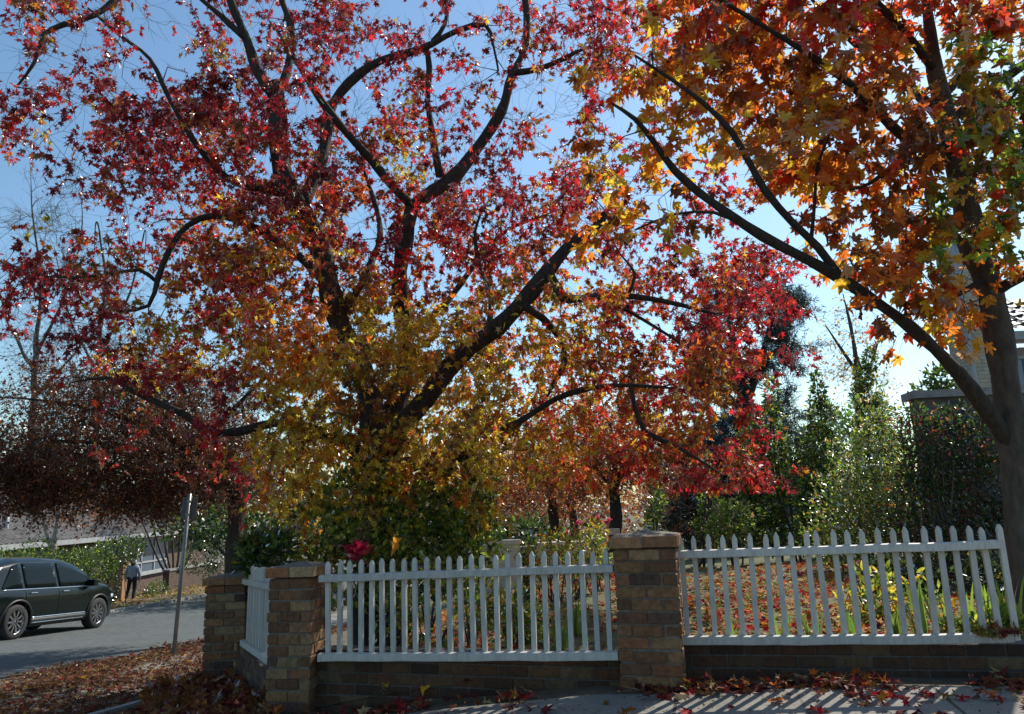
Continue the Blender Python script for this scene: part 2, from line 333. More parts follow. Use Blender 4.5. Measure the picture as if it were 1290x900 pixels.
def grow(nodes, targets, twacc, r0=.006, wob=.12, mi=0, maxr=.05, seg=.22):
    """connect every target to the nearest skeleton node by a bent twig; returns list of paths"""
    N = np.zeros((len(nodes) + len(targets) * 14, 4)); N[:len(nodes)] = nodes; n = len(nodes); D = np.zeros((len(N), 3)); paths = []
    D[:n] = unit(np.gradient(nodes[:, :3], axis=0))
    d0 = np.array([np.min(((nodes[:, :3] - t) ** 2).sum(1)) for t in targets]); order = np.argsort(d0)
    for ti in order:
        t = targets[ti]; dv = t - N[:n, :3]; dist = np.linalg.norm(dv, axis=1)
        cost = dist * (1.25 - .35 * (dv * D[:n]).sum(1) / (dist + 1e-6)) + (N[:n, 3] < .006) * .12
        i = int(np.argmin(cost)); L = dist[i]
        if L < .08: continue
        k = int(np.clip(L / seg, 2, 12)); s = np.linspace(0, 1, k + 1)[:, None]
        st = N[i, :3]; d = unit(dv[i]) ; c1 = st + (D[i] * .5 + d * .5) * L * .4
        pth = (1 - s) ** 2 * st + 2 * s * (1 - s) * (c1 + rng.normal(size=3) * L * wob) + s ** 2 * t
        pth[1:-1] += rng.normal(size=(k - 1, 3)) * .03 * min(1, L)
        rs = min(N[i, 3] * .75, maxr, r0 * .9 + .0105 * L); rad = np.linspace(max(rs, r0 * .6), r0 * .45, k + 1)
        twacc.tube(pth, rad, 5 if rs > .012 else 3, mi=mi, cap=False)
        N[n:n + k, :3] = pth[1:]; N[n:n + k, 3] = rad[1:]; D[n:n + k] = unit(np.diff(pth, axis=0)); n += k
        paths.append(pth)
    return paths
def cluster(paths, twacc, per, tw, length, droop=.3, r=.0025, mi=0, start=.35):
    """short side twigs along the outer part of each path; returns leaf positions and directions"""
    Pp, Aa = [], []
    for p in paths:
        k = len(p); m = max(1, int(round(tw * rng.uniform(.6, 1.4))))
        for _ in range(m):
            f = rng.uniform(start, 1) * (k - 1); i = min(int(f), k - 2); b = p[i] + (p[i + 1] - p[i]) * (f - i)
            d = unit(unit(p[i + 1] - p[i]) * .8 + rng.normal(size=3) * .8 + np.array([0, 0, .1])); L = length * rng.uniform(.5, 1.3)
            e = b + d * L + np.array([0, 0, -droop * L * .4]); mid = (b + e) / 2 + rng.normal(size=3) * L * .08
            twacc.tube(np.array([b, mid, e]), [r, r * .8, r * .5], 3, mi=mi, cap=False)
            q = max(1, int(round(per * rng.uniform(.6, 1.4)))); s = rng.uniform(.25, 1.05, q)[:, None]
            Pp.append(b + (e - b) * s + rng.normal(size=(q, 3)) * .02); Aa.append(np.tile(d, (q, 1)) * .7 + rng.normal(size=(q, 3)) * .65 + np.array([0, 0, -droop * 2]))
    return np.vstack(Pp), np.vstack(Aa)
def fbm(p, s): return np.array([mnoise.noise(Vector(q) * s) for q in p])
# ------------------------------------------------------------------ setting
def grid(xs, ys, zf, acc=None, mi=0):
    acc = acc or Acc(); X, Y = np.meshgrid(xs, ys); Z = zf(X, Y); V = np.stack([X, Y, Z], -1).reshape(-1, 3); n = len(xs)
    i = np.arange(len(ys) - 1)[:, None] * n; j = np.arange(n - 1)[None]
    acc.add(V, np.stack([i + j, i + j + 1, i + n + j + 1, i + n + j], -1).reshape(-1, 4), None, mi, True); return acc
def strip(left, right, lift, acc=None, across=4):
    """sheet between two polylines of equal length draped on the ground"""
    acc = acc or Acc(); a = spline(left, .5); b = spline(right, .5); n = min(len(a), len(b)); tt = np.linspace(0, 1, n)
    a = np.stack([np.interp(tt, np.linspace(0, 1, len(a)), a[:, i]) for i in (0, 1)], -1); b = np.stack([np.interp(tt, np.linspace(0, 1, len(b)), b[:, i]) for i in (0, 1)], -1)
    s = np.linspace(0, 1, across + 1)[:, None, None]; XY = a[None] * (1 - s) + b[None] * s; V = np.concatenate([XY, (gz(XY[..., 0], XY[..., 1]) + lift)[..., None]], -1).reshape(-1, 3)
    i = np.arange(across)[:, None] * n; j = np.arange(n - 1)[None]
    acc.add(V, np.stack([i + j, i + j + 1, i + n + j + 1, i + n + j], -1).reshape(-1, 4), None, 0, True); return acc
xs = np.unique(np.concatenate([np.linspace(-700, -40, 14), np.linspace(-40, -8, 33), np.linspace(-8, 10, 73), np.linspace(10, 40, 20), np.linspace(40, 700, 14)]))
ys = np.unique(np.concatenate([np.linspace(-60, 2, 12), np.linspace(2, 16, 71), np.linspace(16, 60, 45), np.linspace(60, 900, 16)]))
obj('ground', grid(xs, ys, gz), 'soil', kind='structure')
# yard lawn
def lawn_front(x): return 6.42 - .26 * (x + 1.9) if x < 1.2 else 5.95 - .19 * (x - 1.2)
la = Acc(); lx = np.linspace(-2.6, 16, 75); ly = np.linspace(0, 1, 60)
X, T_ = np.meshgrid(lx, ly); fy = np.array([lawn_front(x) for x in lx])[None]; Y = fy + (30 - fy) * T_ ** 1.6
V = np.stack([X, Y, lz(X, Y) + .02 * np.sin(X * 2.1) * np.sin(Y * 1.7)], -1).reshape(-1, 3); n = len(lx); i = np.arange(len(ly) - 1)[:, None] * n; j = np.arange(n - 1)[None]
la.add(V, np.stack([i + j, i + j + 1, i + n + j + 1, i + n + j], -1).reshape(-1, 4), None, 0, True)
obj('lawn', la, 'lawn', kind='structure')
near_edge = [(-16, 4.6), (-10.5, 6.6), (-7.6, 8.4), (-6.4, 10), (-5.8, 12), (-5.5, 14), (-5.5, 20), (-5.5, 40), (-5.5, 110)]
far_edge = [(-40, 4.6), (-28, 7), (-16.5, 10), (-13.6, 13), (-13.3, 15), (-13.3, 18), (-13.3, 26), (-13.3, 45), (-13.3, 110)]
obj('road', strip(near_edge, far_edge, .012, across=8), 'asphalt', kind='structure')
kb = Acc(); k0 = spline([(x, y) for x, y in far_edge[2:]], .8)
for s_, (oo, hh) in enumerate([(0, 1)]):
    a0, a1 = k0, k0 + np.array([-.15, 0]); z0 = gz(a0[:, 0], a0[:, 1])
    V = np.vstack([np.c_[a0, z0 - .05], np.c_[a0, z0 + .10], np.c_[a1, z0 + .11], np.c_[a1, z0 - .05]]); n = len(a0); j = np.arange(n - 1)
    for r_ in range(3): kb.add(V, np.stack([r_ * n + j, r_ * n + j + 1, (r_ + 1) * n + j + 1, (r_ + 1) * n + j], -1))
obj('kerb', kb, 'concrete', kind='structure')
fp_back = [(-4.2, 6.6), (-2.0, 6.12), (1.0, 5.38), (3.5, 4.95), (9, 3.85)]
fp_front = [(-4.6, 4.9), (-2.4, 4.4), (.6, 3.6), (3.1, 3.1), (8.6, 2.0)]
obj('footpath', strip(fp_back, fp_front, .012, across=10), 'footpath_concrete', kind='structure')
obj('side_path', strip([(-4.1, 6.2), (-4.05, 8.5), (-4.1, 12), (-4.1, 40)], [(-5.2, 5.9), (-5.1, 8.5), (-5.1, 12), (-5.1, 40)], .008), 'footpath_concrete', kind='structure')
es = Acc(); e0 = spline([(-4.6, 5.3), (-3.95, 6.4), (-3.62, 7.6), (-3.45, 8.7)], .3); e1 = e0 + np.array([-.07, .02]); z0 = gz(e0[:, 0], e0[:, 1]); n = len(e0); j = np.arange(n - 1)
V = np.vstack([np.c_[e0, z0 - .05], np.c_[e0, z0 + .06], np.c_[e1, z0 + .06], np.c_[e1, z0 - .05]])
for r_ in range(3): es.add(V, np.stack([r_ * n + j, r_ * n + j + 1, (r_ + 1) * n + j + 1, (r_ + 1) * n + j], -1))
obj('path_edging', es, 'concrete', kind='structure')

# ------------------------------------------------------------------ brick pillars and low walls
BR = [(.24, .115, .055), (.30, .16, .075), (.18, .085, .045), (.34, .21, .11), (.27, .11, .05), (.13, .07, .05), (.36, .25, .14)]
def brcol(): return np.array(BR[rng.choice(7, p=[.24, .22, .16, .12, .14, .06, .06])]) * np.array([1.06, 1, .9]) * rng.uniform(.52, .9)
def pillar(name, loc, rz, courses, label):
    t = thing(name, label, 'brick pillar', loc, 'brick pillars of the front fence', rz)
    a = Acc(); c = Acc(); w = .44; h = .086; d = .105
    for k in range(-3, courses - 1):
        z = k * h + h / 2
        for s in (-1, 1):
            for q in (-1, 1):
                sz = (.214, d, h - .011); ps = (q * .1115, s * (w - d) / 2, z)
                if k % 2: sz = (d, .214, h - .011); ps = (s * (w - d) / 2, q * .1115, z)
                a.box(np.array(ps) + rng.normal(size=3) * .0028, sz, rng.normal() * .006, brcol(), 0)
            sz = (d, .216, h - .011); ps = (s * (w - d) / 2, 0, z)
            if k % 2: sz = (.216, d, h - .011); ps = (0, s * (w - d) / 2, z)
            a.box(np.array(ps) + rng.normal(size=3) * .0028, sz, rng.normal() * .006, brcol(), 0)
    a.box((0, 0, (courses - 1) * h / 2 - 1.5 * h), (w - .024, w - .024, (courses + 2) * h - .004), mi=1)
    o = obj('brickwork', a, ['brick', 'mortar'], t, True)
    z = (courses - 1) * h + h / 2 + .003; w2 = .495
    for s in (-1, 1):
        for q in (-1, 1): c.box((q * .1245, s * (w2 - d) / 2, z + rng.normal() * .002), (.24, d, h - .006), rng.normal() * .006, brcol() * 1.25, 0)
        c.box((s * (w2 - d) / 2, 0, z), (d, .275, h - .006), 0, brcol() * 1.2, 0)
    c.box((0, 0, z - .001), (w2 - .014, w2 - .014, h - .012), mi=1)
    V = np.array([[-.235, -.235, z + h / 2 - .004], [.235, -.235, z + h / 2 - .004], [.235, .235, z + h / 2 - .004], [-.235, .235, z + h / 2 - .004], [0, 0, z + h / 2 + .035]])
    c.add(V, np.array([[0, 1, 4], [1, 2, 4], [2, 3, 4], [3, 0, 4]]), None, 1)
    o2 = obj('cap', c, ['brick', 'mortar'], t, True)
    for q in (o, o2):
        b = q.modifiers.new('bevel', 'BEVEL'); b.width = .008; b.segments = 2; b.limit_method = 'ANGLE'
    return t
# centre pillar stands 13 courses high at the fence line, the two corner ones a little taller
PC = (.945, 5.70, 0.0); PL = (-1.84, 6.47, -.275); PB = (-3.24, 8.72, -.52)
pillar('brick_pillar', PC, R(-15), 13, 'wide brick pillar with a flat cap between the two long runs of white pickets')
plt = pillar('brick_pillar', PL, R(-9), 14, 'brick pillar at the corner, with dry leaves at its foot and ivy leaning over its cap')
pillar('brick_pillar', PB, R(2), 14, 'farther brick pillar at the left end, beside the leafy verge and the side street')
plt.scale = (.84, .84, 1)
def low_wall(name, A, B, top, bot, label, thick=.2):
    A = np.asarray(A); B = np.asarray(B); L = np.linalg.norm(B - A); t = thing(name, label, 'low wall', (A[0], A[1], bot), 'low brick walls under the picket fence', math.atan2(*(B - A)[::-1]))
    a = Acc(); n = int(round((top - bot) / .086)); h = .086
    for k in range(n):
        x = -.12 * (k % 2)
        while x < L:
            x0, x1 = max(0, x), min(L, x + .24)
            if x1 - x0 > .03: a.box(((x0 + x1) / 2, rng.normal() * .002, (top - bot) - h * (k + .5)), (x1 - x0 - .01, thick, h - .011), 0, brcol() * .4, 0)  # darker brick than the pillars, with deep shade also put into the colour
            x += .24
    a.box((L / 2, 0, (top - bot) / 2 - .003), (L - .006, thick - .014, top - bot - .004), mi=1)
    o = obj('brickwork', a, ['brick', 'mortar_shaded'], t, True); b = o.modifiers.new('bevel', 'BEVEL'); b.width = .005; b.segments = 1; b.limit_method = 'ANGLE'

# ------------------------------------------------------------------ picket fences
def picket_mesh(h, w=.036, d=.028):
    a = Acc(); e = .006
    def ring(z, s, q=1): return [(-w / 2 * s, -d / 2 * q, z), (w / 2 * s, -d / 2 * q, z), (w / 2 * s, d / 2 * q, z), (-w / 2 * s, d / 2 * q, z)]
    V = np.array(ring(0, 1) + ring(h - .030, 1) + ring(h - .002, .32, .8) + ring(h, .22, .7)); q = []
    for k in range(3):
        for i in range(4): q.append([k * 4 + i, k * 4 + (i + 1) % 4, k * 4 + 4 + (i + 1) % 4, k * 4 + 4 + i])
    a.add(V, [np.array(q), np.array([12, 13, 14, 15]), np.array([3, 2, 1, 0])]); return a.mesh('picket', 'white_paint')
def fence(name, a, b, n, hz, label, rail_over=(.05, .05), rb=0.0, rt=.62, pk=.75, wob=.008):
    """a, b: bottom-rail top-front points of first and last picket; pickets stand behind the rails"""
    a = np.asarray(a); b = np.asarray(b); d = (b - a); L = np.linalg.norm(d[:2]); u = d / L; rz = math.atan2(d[1], d[0]); nrm = np.array([u[1], -u[0], 0]); nrm /= np.linalg.norm(nrm)
    t = thing(name, label, 'picket fence', a, 'white picket fence sections')
    for (nm_, z, hh) in (('top_rail', rt, .058), ('bottom_rail', rb, .062)):
        q = Acc(); p0 = a - u * rail_over[0] + np.array([0, 0, z]); p1 = b + u * rail_over[1] + np.array([0, 0, z]); f = nrm * .045
        V = np.array([p0, p1, p1 + f, p0 + f]); k = 14; tt = np.linspace(0, 1, k)[:, None]
        rings = []
        for s_ in tt:
            c = p0 + (p1 - p0) * s_ + np.array([0, 0, rng.normal() * .0018]); rings += [c, c + f - np.array([0, 0, .006]), c + f - np.array([0, 0, hh]), c - np.array([0, 0, hh])]
        rings = np.array(rings); qd = []
        for i in range(k - 1):
            for j in range(4): qd.append([i * 4 + j, i * 4 + 4 + j, i * 4 + 4 + (j + 1) % 4, i * 4 + (j + 1) % 4])
        q.add(rings, [np.array(qd), np.array([0, 1, 2, 3]), np.array([k * 4 - 1, k * 4 - 2, k * 4 - 3, k * 4 - 4])]); o = obj(nm_, q, 'white_paint', t)
        bv = o.modifiers.new('bevel', 'BEVEL'); bv.width = .004; bv.segments = 1
    me = picket_mesh(pk); first = None
    for i in range(n):
        p = a + d * (i / (n - 1)) - nrm * .017 - np.array([0, 0, .055])
        if first is None: first = bpy.data.objects.new('picket', me); o = first
        else: o = first.copy()
        COL.objects.link(o); o.parent = t; o.location = Vector(p - a) + Vector((rng.normal() * .002, 0, rng.normal() * .005)); o.rotation_euler = (rng.normal() * wob, rng.normal() * wob * 1.3, rz + rng.normal() * .04)
    return t
fl0, fl1 = P(413, 822, 6.28), P(769, 820, 5.62)
fr0, fr1 = P(866, 801, 5.70), P(1281, 797, 5.24)
fence('picket_fence', fl0, fl1, 25, 0, 'white picket fence between the corner pillar and the wide middle pillar', (.07, .06), 0, .60, .755)
fence('picket_fence', fr0, fr1, 23, 0, 'white picket fence running right from the middle pillar to the maple trunk', (.06, -.035), 0, .60, .755)
fs0, fs1 = P(309, 806, 8.25), P(343, 828, 6.85)
fence('picket_fence', fs0, fs1, 18, 0, 'short white picket fence angled across the corner between two brick pillars', (.06, .05), 0, .62, .80)
# extra length of the bottom rail of the right-hand run beyond its last picket
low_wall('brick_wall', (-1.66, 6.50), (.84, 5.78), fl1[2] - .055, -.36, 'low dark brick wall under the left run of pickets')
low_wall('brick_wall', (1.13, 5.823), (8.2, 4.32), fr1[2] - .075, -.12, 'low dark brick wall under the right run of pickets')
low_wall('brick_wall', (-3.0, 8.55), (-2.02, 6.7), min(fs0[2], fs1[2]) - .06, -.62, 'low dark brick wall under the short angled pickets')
print('fence z', fl0, fl1, fr0, fr1, fs0, fs1)
# ------------------------------------------------------------------ the sweetgum
GUMD = ["33333333333332100", "33333333333333200",
 "42444344322453100", "32344445432353100", "52787656643233151", "20688766765544310",
 "01488877776664321", "45588888777755675", "45668888787667874", "24447888888767772", "00124788888767730", "00113788876645751", "00002556543112210"]
def dens(rows, u, v, u0, v0, c=60):
    i = int((v - v0) // c); j = int((u - u0) // c)
    if 0 <= i < len(rows) and 0 <= j < len(rows[0]): return int(rows[i][j]) / 9
    return 0
def sample(rows, n, u0, v0, yf, power=1.5):
    out = []; U = len(rows[0]) * 60; Vv = len(rows) * 60
    while len(out) < n:
        u = u0 + rng.uniform() * U; v = v0 + rng.uniform() * Vv
        if rng.uniform() < dens(rows, u, v, u0, v0) ** power:
            p = P(u, v, yf(u, v)); h = mnoise.noise(Vector(p) * .9 + Vector((3, 1, 7)))
            if rng.uniform() < .52 + 1.7 * h: out.append((u, v, *p))
    return np.array(out)
def L3(pts): return np.array([[*P(u, v, y), r] for u, v, y, r in pts])

gum = thing('sweetgum_tree', 'big spreading sweetgum with red, orange and yellow star leaves and several dark stems', 'tree', (*P(480, 735, 9.6)[:2], -.25))
gum_l = []
g = Acc()
base = P(480, 735, 9.6); base[2] = -.5
trk = np.vstack([[*base, .36], L3([(480, 690, 9.6, .29), (482, 640, 9.6, .26), (484, 600, 9.6, .25), (482, 560, 9.6, .25)])])
gum_l.append(limb(g, trk, 14, .1)); obj('trunk', g, 'bark_dark', gum)
GL = [
 [(482, 570, 9.6, .21), (470, 530, 9.5, .17), (450, 470, 9.4, .145), (430, 400, 9.3, .14), (405, 330, 9.2, .135), (378, 265, 9.1, .125), (357, 205, 9.0, .12), (347, 140, 9.0, .11), (345, 105, 9, .09)],
 [(345, 120, 9.0, .085), (325, 90, 8.9, .07), (308, 45, 8.8, .055), (290, 0, 8.7, .05), (284, -60, 8.6, .04), (275, -130, 8.5, .02)],
 [(310, 50, 8.8, .045), (275, 18, 8.7, .035), (245, -8, 8.6, .03), (215, -50, 8.5, .02)],
 [(345, 130, 9.0, .07), (362, 90, 9.2, .055), (366, 40, 9.4, .05), (352, -20, 9.5, .04), (360, -100, 9.6, .025)],
 [(381, 262, 9.1, .09), (398, 225, 9.3, .085), (408, 185, 9.5, .085), (413, 140, 9.6, .08), (440, 105, 9.6, .07), (480, 78, 9.6, .06), (530, 62, 9.5, .05), (575, 38, 9.4, .04), (612, 31, 9.4, .032), (622, 58, 9.4, .02), (628, 90, 9.4, .012)],
 [(537, 60, 9.5, .04), (541, 85, 9.6, .04), (538, 130, 9.7, .042), (546, 180, 9.8, .05), (556, 222, 9.9, .06)],
 [(545, 52, 9.5, .03), (560, 30, 9.5, .03), (562, -10, 9.5, .03), (555, -80, 9.5, .015)],
 [(484, 565, 9.7, .18), (497, 520, 9.8, .15), (508, 460, 9.9, .125), (510, 400, 9.9, .115), (505, 340, 9.9, .11), (508, 300, 9.9, .11), (520, 258, 9.9, .105)],
 [(520, 260, 9.9, .08), (495, 235, 9.7, .065), (468, 202, 9.5, .06), (438, 170, 9.3, .055), (410, 135, 9.1, .05), (392, 108, 9, .045), (375, 80, 8.9, .03), (350, 40, 8.8, .02)],
 [(519, 262, 9.9, .09), (545, 240, 10, .095), (575, 220, 10.1, .095), (605, 185, 10.2, .085), (630, 140, 10.2, .075), (645, 95, 10.2, .06), (662, 62, 10.2, .055), (663, 20, 10.2, .055), (658, -30, 10.2, .045), (670, -100, 10.2, .02)],
 [(648, 92, 10.2, .05), (680, 88, 10, .045), (710, 75, 9.9, .035), (740, 60, 9.8, .02), (770, 65, 9.7, .01)],
 [(486, 575, 9.5, .19), (508, 538, 9.0, .14), (538, 500, 8.6, .115), (560, 468, 8.5, .105), (590, 440, 8.4, .105), (628, 412, 8.2, .10), (668, 370, 8.1, .09), (690, 342, 8.0, .08), (712, 314, 8.0, .065), (735, 297, 8.0, .055), (750, 288, 8.0, .055), (757, 277, 8.0, .062), (762, 270, 8.0, .04), (764, 264, 8.0, .012)],
 [(690, 340, 7.85, .055), (705, 365, 7.9, .05), (718, 376, 8.0, .047), (760, 372, 8.3, .04), (810, 376, 8.2, .034), (860, 385, 8.1, .025), (920, 400, 8, .012)],
 [(748, 372, 8.3, .025), (790, 392, 8.5, .025), (830, 415, 8.6, .018), (870, 440, 8.6, .01)],
 [(790, 375, 8.3, .02), (800, 345, 8.4, .018), (782, 322, 8.5, .012), (770, 300, 8.6, .008)],
 [(660, 386, 7.92, .05), (685, 402, 8.1, .045), (705, 425, 8.5, .042), (710, 455, 8.5, .038), (700, 478, 8.5, .03), (690, 500, 8.5, .015)],
 [(500, 590, 9.4, .1), (545, 580, 9.1, .075), (590, 572, 8.9, .06), (608, 555, 8.8, .05), (650, 535, 8.7, .04), (700, 503, 8.6, .035), (750, 487, 8.4, .03), (795, 485, 8.3, .025), (850, 490, 8.2, .01)],
 [(795, 485, 8.3, .022), (800, 515, 8.2, .03), (815, 545, 8.1, .03), (850, 560, 8, .025), (890, 585, 7.9, .012), (912, 600, 7.9, .008)],
 [(365, 245, 9.1, .06), (330, 238, 8.9, .05), (285, 225, 8.7, .045), (255, 195, 8.6, .04), (235, 165, 8.5, .035), (212, 120, 8.4, .03), (190, 75, 8.3, .025), (150, 45, 8.2, .02), (110, 10, 8, .01)],
 [(415, 360, 9.2, .06), (370, 320, 9, .05), (320, 285, 8.9, .045), (270, 270, 8.8, .04), (235, 285, 8.7, .035), (215, 312, 8.6, .035), (200, 350, 8.6, .033), (188, 385, 8.6, .025), (150, 392, 8.6, .015)],
 [(197, 355, 8.6, .025), (175, 340, 8.5, .022), (140, 345, 8.4, .02), (90, 350, 8.3, .015), (40, 345, 8.2, .01), (8, 330, 8.2, .006)],
 [(150, -5, 8.5, .045), (120, 20, 8.3, .035), (80, 32, 8.2, .033), (55, 45, 8.1, .028), (42, 80, 8, .02), (20, 110, 8, .012)],
 [(284, -60, 8.6, .04), (215, -45, 8.5, .045), (150, -5, 8.5, .045)],
 [(475, 590, 9.5, .1), (435, 560, 9.3, .08), (390, 538, 9.1, .065), (345, 532, 9, .055), (300, 545, 8.9, .05), (262, 545, 8.8, .045), (230, 522, 8.7, .04), (195, 505, 8.6, .035), (160, 488, 8.6, .03), (138, 476, 8.6, .02), (90, 482, 8.6, .01)],
 [(430, 395, 9.3, .06), (460, 350, 9.6, .05), (478, 300, 10.2, .045), (470, 250, 10.6, .035), (455, 200, 10.8, .02)],
 [(510, 420, 9.9, .05), (560, 385, 10.6, .05), (600, 330, 11, .04), (640, 290, 11.2, .03), (690, 270, 11.3, .015)],
 [(615, 420, 8.05, .035), (617, 370, 8.6, .03), (603, 330, 9.1, .028), (598, 290, 9.2, .022), (610, 260, 9.2, .012)],
]
for L in GL:
    q = Acc(); gum_l.append(limb(q, L3(L), 10 if L[0][3] > .05 else 7, .3)); obj('limb', q, 'bark_dark', gum)
gnodes = np.vstack(gum_l); gnodes = gnodes[5:]
def gy(u, v):
    m = 10.2 - .75 * (v > 390 and 300 < u < 640) - .5 * (v < 200) - .8 * (abs(u - 480) / 480) ** 1.5
    return m + rng.uniform(-2.2, 2.3) if rng.uniform() < .85 else m + rng.uniform(-2.8, 3.0)
tg = sample(GUMD, 1750, 0, -120, gy)
tw = Acc(); paths = grow(gnodes, tg[:, 2:], tw, .006, .12)
lp, laxis = cluster(paths, tw, 7.5, 5.2, .32, .5)
bare = np.array([P(rng.uniform(430, 780), rng.uniform(20, 330), rng.uniform(9.2, 11.5)) for _ in range(170)] + [P(rng.uniform(0, 430), rng.uniform(-20, 330), rng.uniform(8.2, 11)) for _ in range(110)])
bp = grow(gnodes, bare, tw, .005, .16); cluster(bp, tw, 1, 5, .4, -.1, .0022)
obj('twigs', tw, 'twig', gum)
def proj(p):
    q = (p - CAM) @ RM; return 645 - q[:, 0] / q[:, 2] * F, 450 + q[:, 1] / q[:, 2] * F
def gumcol(p):
    n = len(p); u, v = proj(p)
    no = np.array([mnoise.noise(Vector(q) * .75 + Vector((5, 2, 1))) for q in p[::4]]); no = np.repeat(no, 4)[:n]
    yel = np.exp(-(((u - 425) / 150) ** 2 + ((v - 540) / 190) ** 2)) * 1.25 + .55 * np.exp(-(((u - 590) / 120) ** 2 + ((v - 600) / 110) ** 2)) + .3 * np.exp(-(((u - 640) / 200) ** 2 + ((v - 430) / 130) ** 2))
    yel = yel + no * .9 + rng.normal(size=n) * .13 + .06
    ora = np.exp(-(((u - 660) / 230) ** 2 + ((v - 500) / 180) ** 2)) * .9 + .42 * np.exp(-(((u - 430) / 200) ** 2 + ((v - 340) / 120) ** 2)) + yel * .5 + no * .5 + rng.normal(size=n) * .12
    c = mixcol_c(p, ['maro', 'crim', 'red', 'verm', 'brown'], [.26, .26, .24, .08, .16], 1.)
    o = mixcol_c(p, ['red', 'verm', 'oran', 'gold', 'brown'], [.20, .27, .27, .11, .15], 2.); y = mixcol_c(p, ['oran', 'gold', 'yell', 'oliv', 'brown'], [.18, .36, .24, .10, .12], 3.)
    c[ora > .45] = o[ora > .45]; c[yel > .55] = y[yel > .55]; return c
cr = Acc(); n = len(lp); sz = .058 + .075 * rng.beta(2, 2.2, n)
u, v = proj(lp); keep = (lp[:, 2] > .9) & ~((u > 640) & (v > 618)) & ~((abs(u - 497) < 16) & (abs(v - 680) < 34)) & ~((u > 525) & (u < 755) & (abs(v - np.interp(u, [530, 560, 590, 628, 668, 690, 712, 735, 757], [512, 468, 440, 412, 370, 342, 314, 297, 277])) < 24) & (lp[:, 1] < 8.7) & (rng.uniform(size=n) < .8))
lp, laxis, sz = lp[keep], laxis[keep], sz[keep]; add_leaves(cr, lp, laxis, sz, gumcol(lp), GUM, .45, .9)
obj('crown', cr, 'autumn_leaf', gum); print('gum leaves', len(lp))

# ------------------------------------------------------------------ the near maple on the right
MAPD = ["2444444433", "2444444433", "1346777664", "1346677654", "3555555655", "3443443455", "1331333455", "0000044643", "0000002330", "0000000000"]
mp = thing('maple_tree', 'near maple with broad orange brown leaves and a grey trunk at the right', 'tree', (*P(1290, 800, 6.7)[:2], .1))
ml = []; g = Acc()
b0 = P(1292, 800, 6.7); b0[2] = -.1
trk = np.vstack([[*b0, .19], L3([(1292, 740, 6.7, .145), (1287, 660, 6.65, .133), (1282, 580, 6.6, .128), (1270, 500, 6.55, .12), (1257, 420, 6.5, .112), (1245, 360, 6.5, .11), (1228, 300, 6.5, .12), (1214, 240, 6.45, .11), (1203, 190, 6.4, .10), (1190, 140, 6.4, .085), (1178, 90, 6.35, .07), (1172, 40, 6.3, .055), (1165, -30, 6.3, .045), (1160, -110, 6.3, .03)])])
ml.append(limb(g, trk, 14, .08)); obj('trunk', g, 'bark_grey', mp)
MLB = [
 [(1277, 565, 6.6, .09), (1256, 535, 6.5, .072), (1225, 490, 6.35, .060), (1190, 452, 6.2, .054), (1145, 412, 6.0, .050), (1095, 375, 5.8, .046), (1045, 342, 5.7, .043), (1000, 318, 5.6, .040), (960, 297, 5.5, .037), (915, 268, 5.45, .034), (880, 243, 5.5, .032), (850, 215, 5.4, .027), (825, 180, 5.3, .022), (800, 150, 5.2, .016), (770, 130, 5.1, .01)],
 [(1060, 352, 5.73, .033), (1030, 312, 5.65, .032), (1000, 282, 5.6, .03), (965, 240, 5.5, .028), (945, 205, 5.5, .027), (920, 165, 5.4, .024), (885, 130, 5.3, .02), (845, 100, 5.2, .014), (800, 70, 5.1, .009)],
 [(1022, 300, 5.85, .016), (1027, 250, 5.75, .014), (1030, 210, 5.7, .012), (1045, 170, 5.6, .008)],
 [(940, 285, 5.7, .018), (900, 268, 5.9, .016), (850, 270, 6.1, .012), (800, 290, 6.2, .008)],
 [(1198, 180, 6.4, .06), (1170, 190, 6.2, .04), (1140, 175, 6.0, .038), (1105, 140, 5.8, .036), (1070, 105, 5.6, .032), (1030, 75, 5.4, .028), (990, 50, 5.3, .022), (940, 20, 5.2, .016), (890, -10, 5.1, .01)],
 [(1195, 165, 6.4, .06), (1160, 120, 6.7, .045), (1120, 85, 6.9, .04), (1080, 60, 7.1, .03), (1040, 20, 7.2, .02), (1000, -30, 7.3, .01)],
 [(1197, 200, 6.45, .05), (1165, 200, 6.1, .03), (1125, 212, 5.9, .024), (1095, 232, 5.7, .014), (1070, 240, 5.6, .008)],
 [(1192, 150, 6.4, .065), (1225, 130, 6.3, .05), (1262, 100, 6.2, .045), (1300, 75, 6.1, .04), (1360, 40, 6, .03)],
 [(1200, 175, 6.4, .05), (1235, 155, 6.2, .042), (1280, 130, 6, .038), (1330, 110, 5.9, .03), (1400, 90, 5.7, .02)],
 [(1185, 125, 6.4, .05), (1215, 90, 6.5, .04), (1245, 50, 6.5, .035), (1270, 0, 6.5, .03), (1290, -80, 6.5, .02)],
 [(1228, 300, 6.5, .04), (1262, 275, 6.3, .03), (1310, 255, 6.1, .025), (1380, 240, 5.9, .015)],
 [(1246, 372, 6.5, .055), (1270, 358, 6.35, .045), (1310, 340, 6.2, .04), (1370, 330, 6, .03)],
 [(1244, 350, 6.5, .035), (1205, 372, 6.2, .02), (1165, 392, 6, .014), (1130, 398, 5.8, .008)],
 [(1178, 90, 6.35, .04), (1140, 40, 6.0, .032), (1100, 0, 5.8, .025), (1050, -50, 5.6, .015)],
]
for L in MLB:
    q = Acc(); ml.append(limb(q, L3(L), 10 if L[0][3] > .05 else 7, .2)); obj('limb', q, 'bark_grey' if L[0][3] > .09 else 'bark_dark', mp)
mn = np.vstack(ml)[8:]
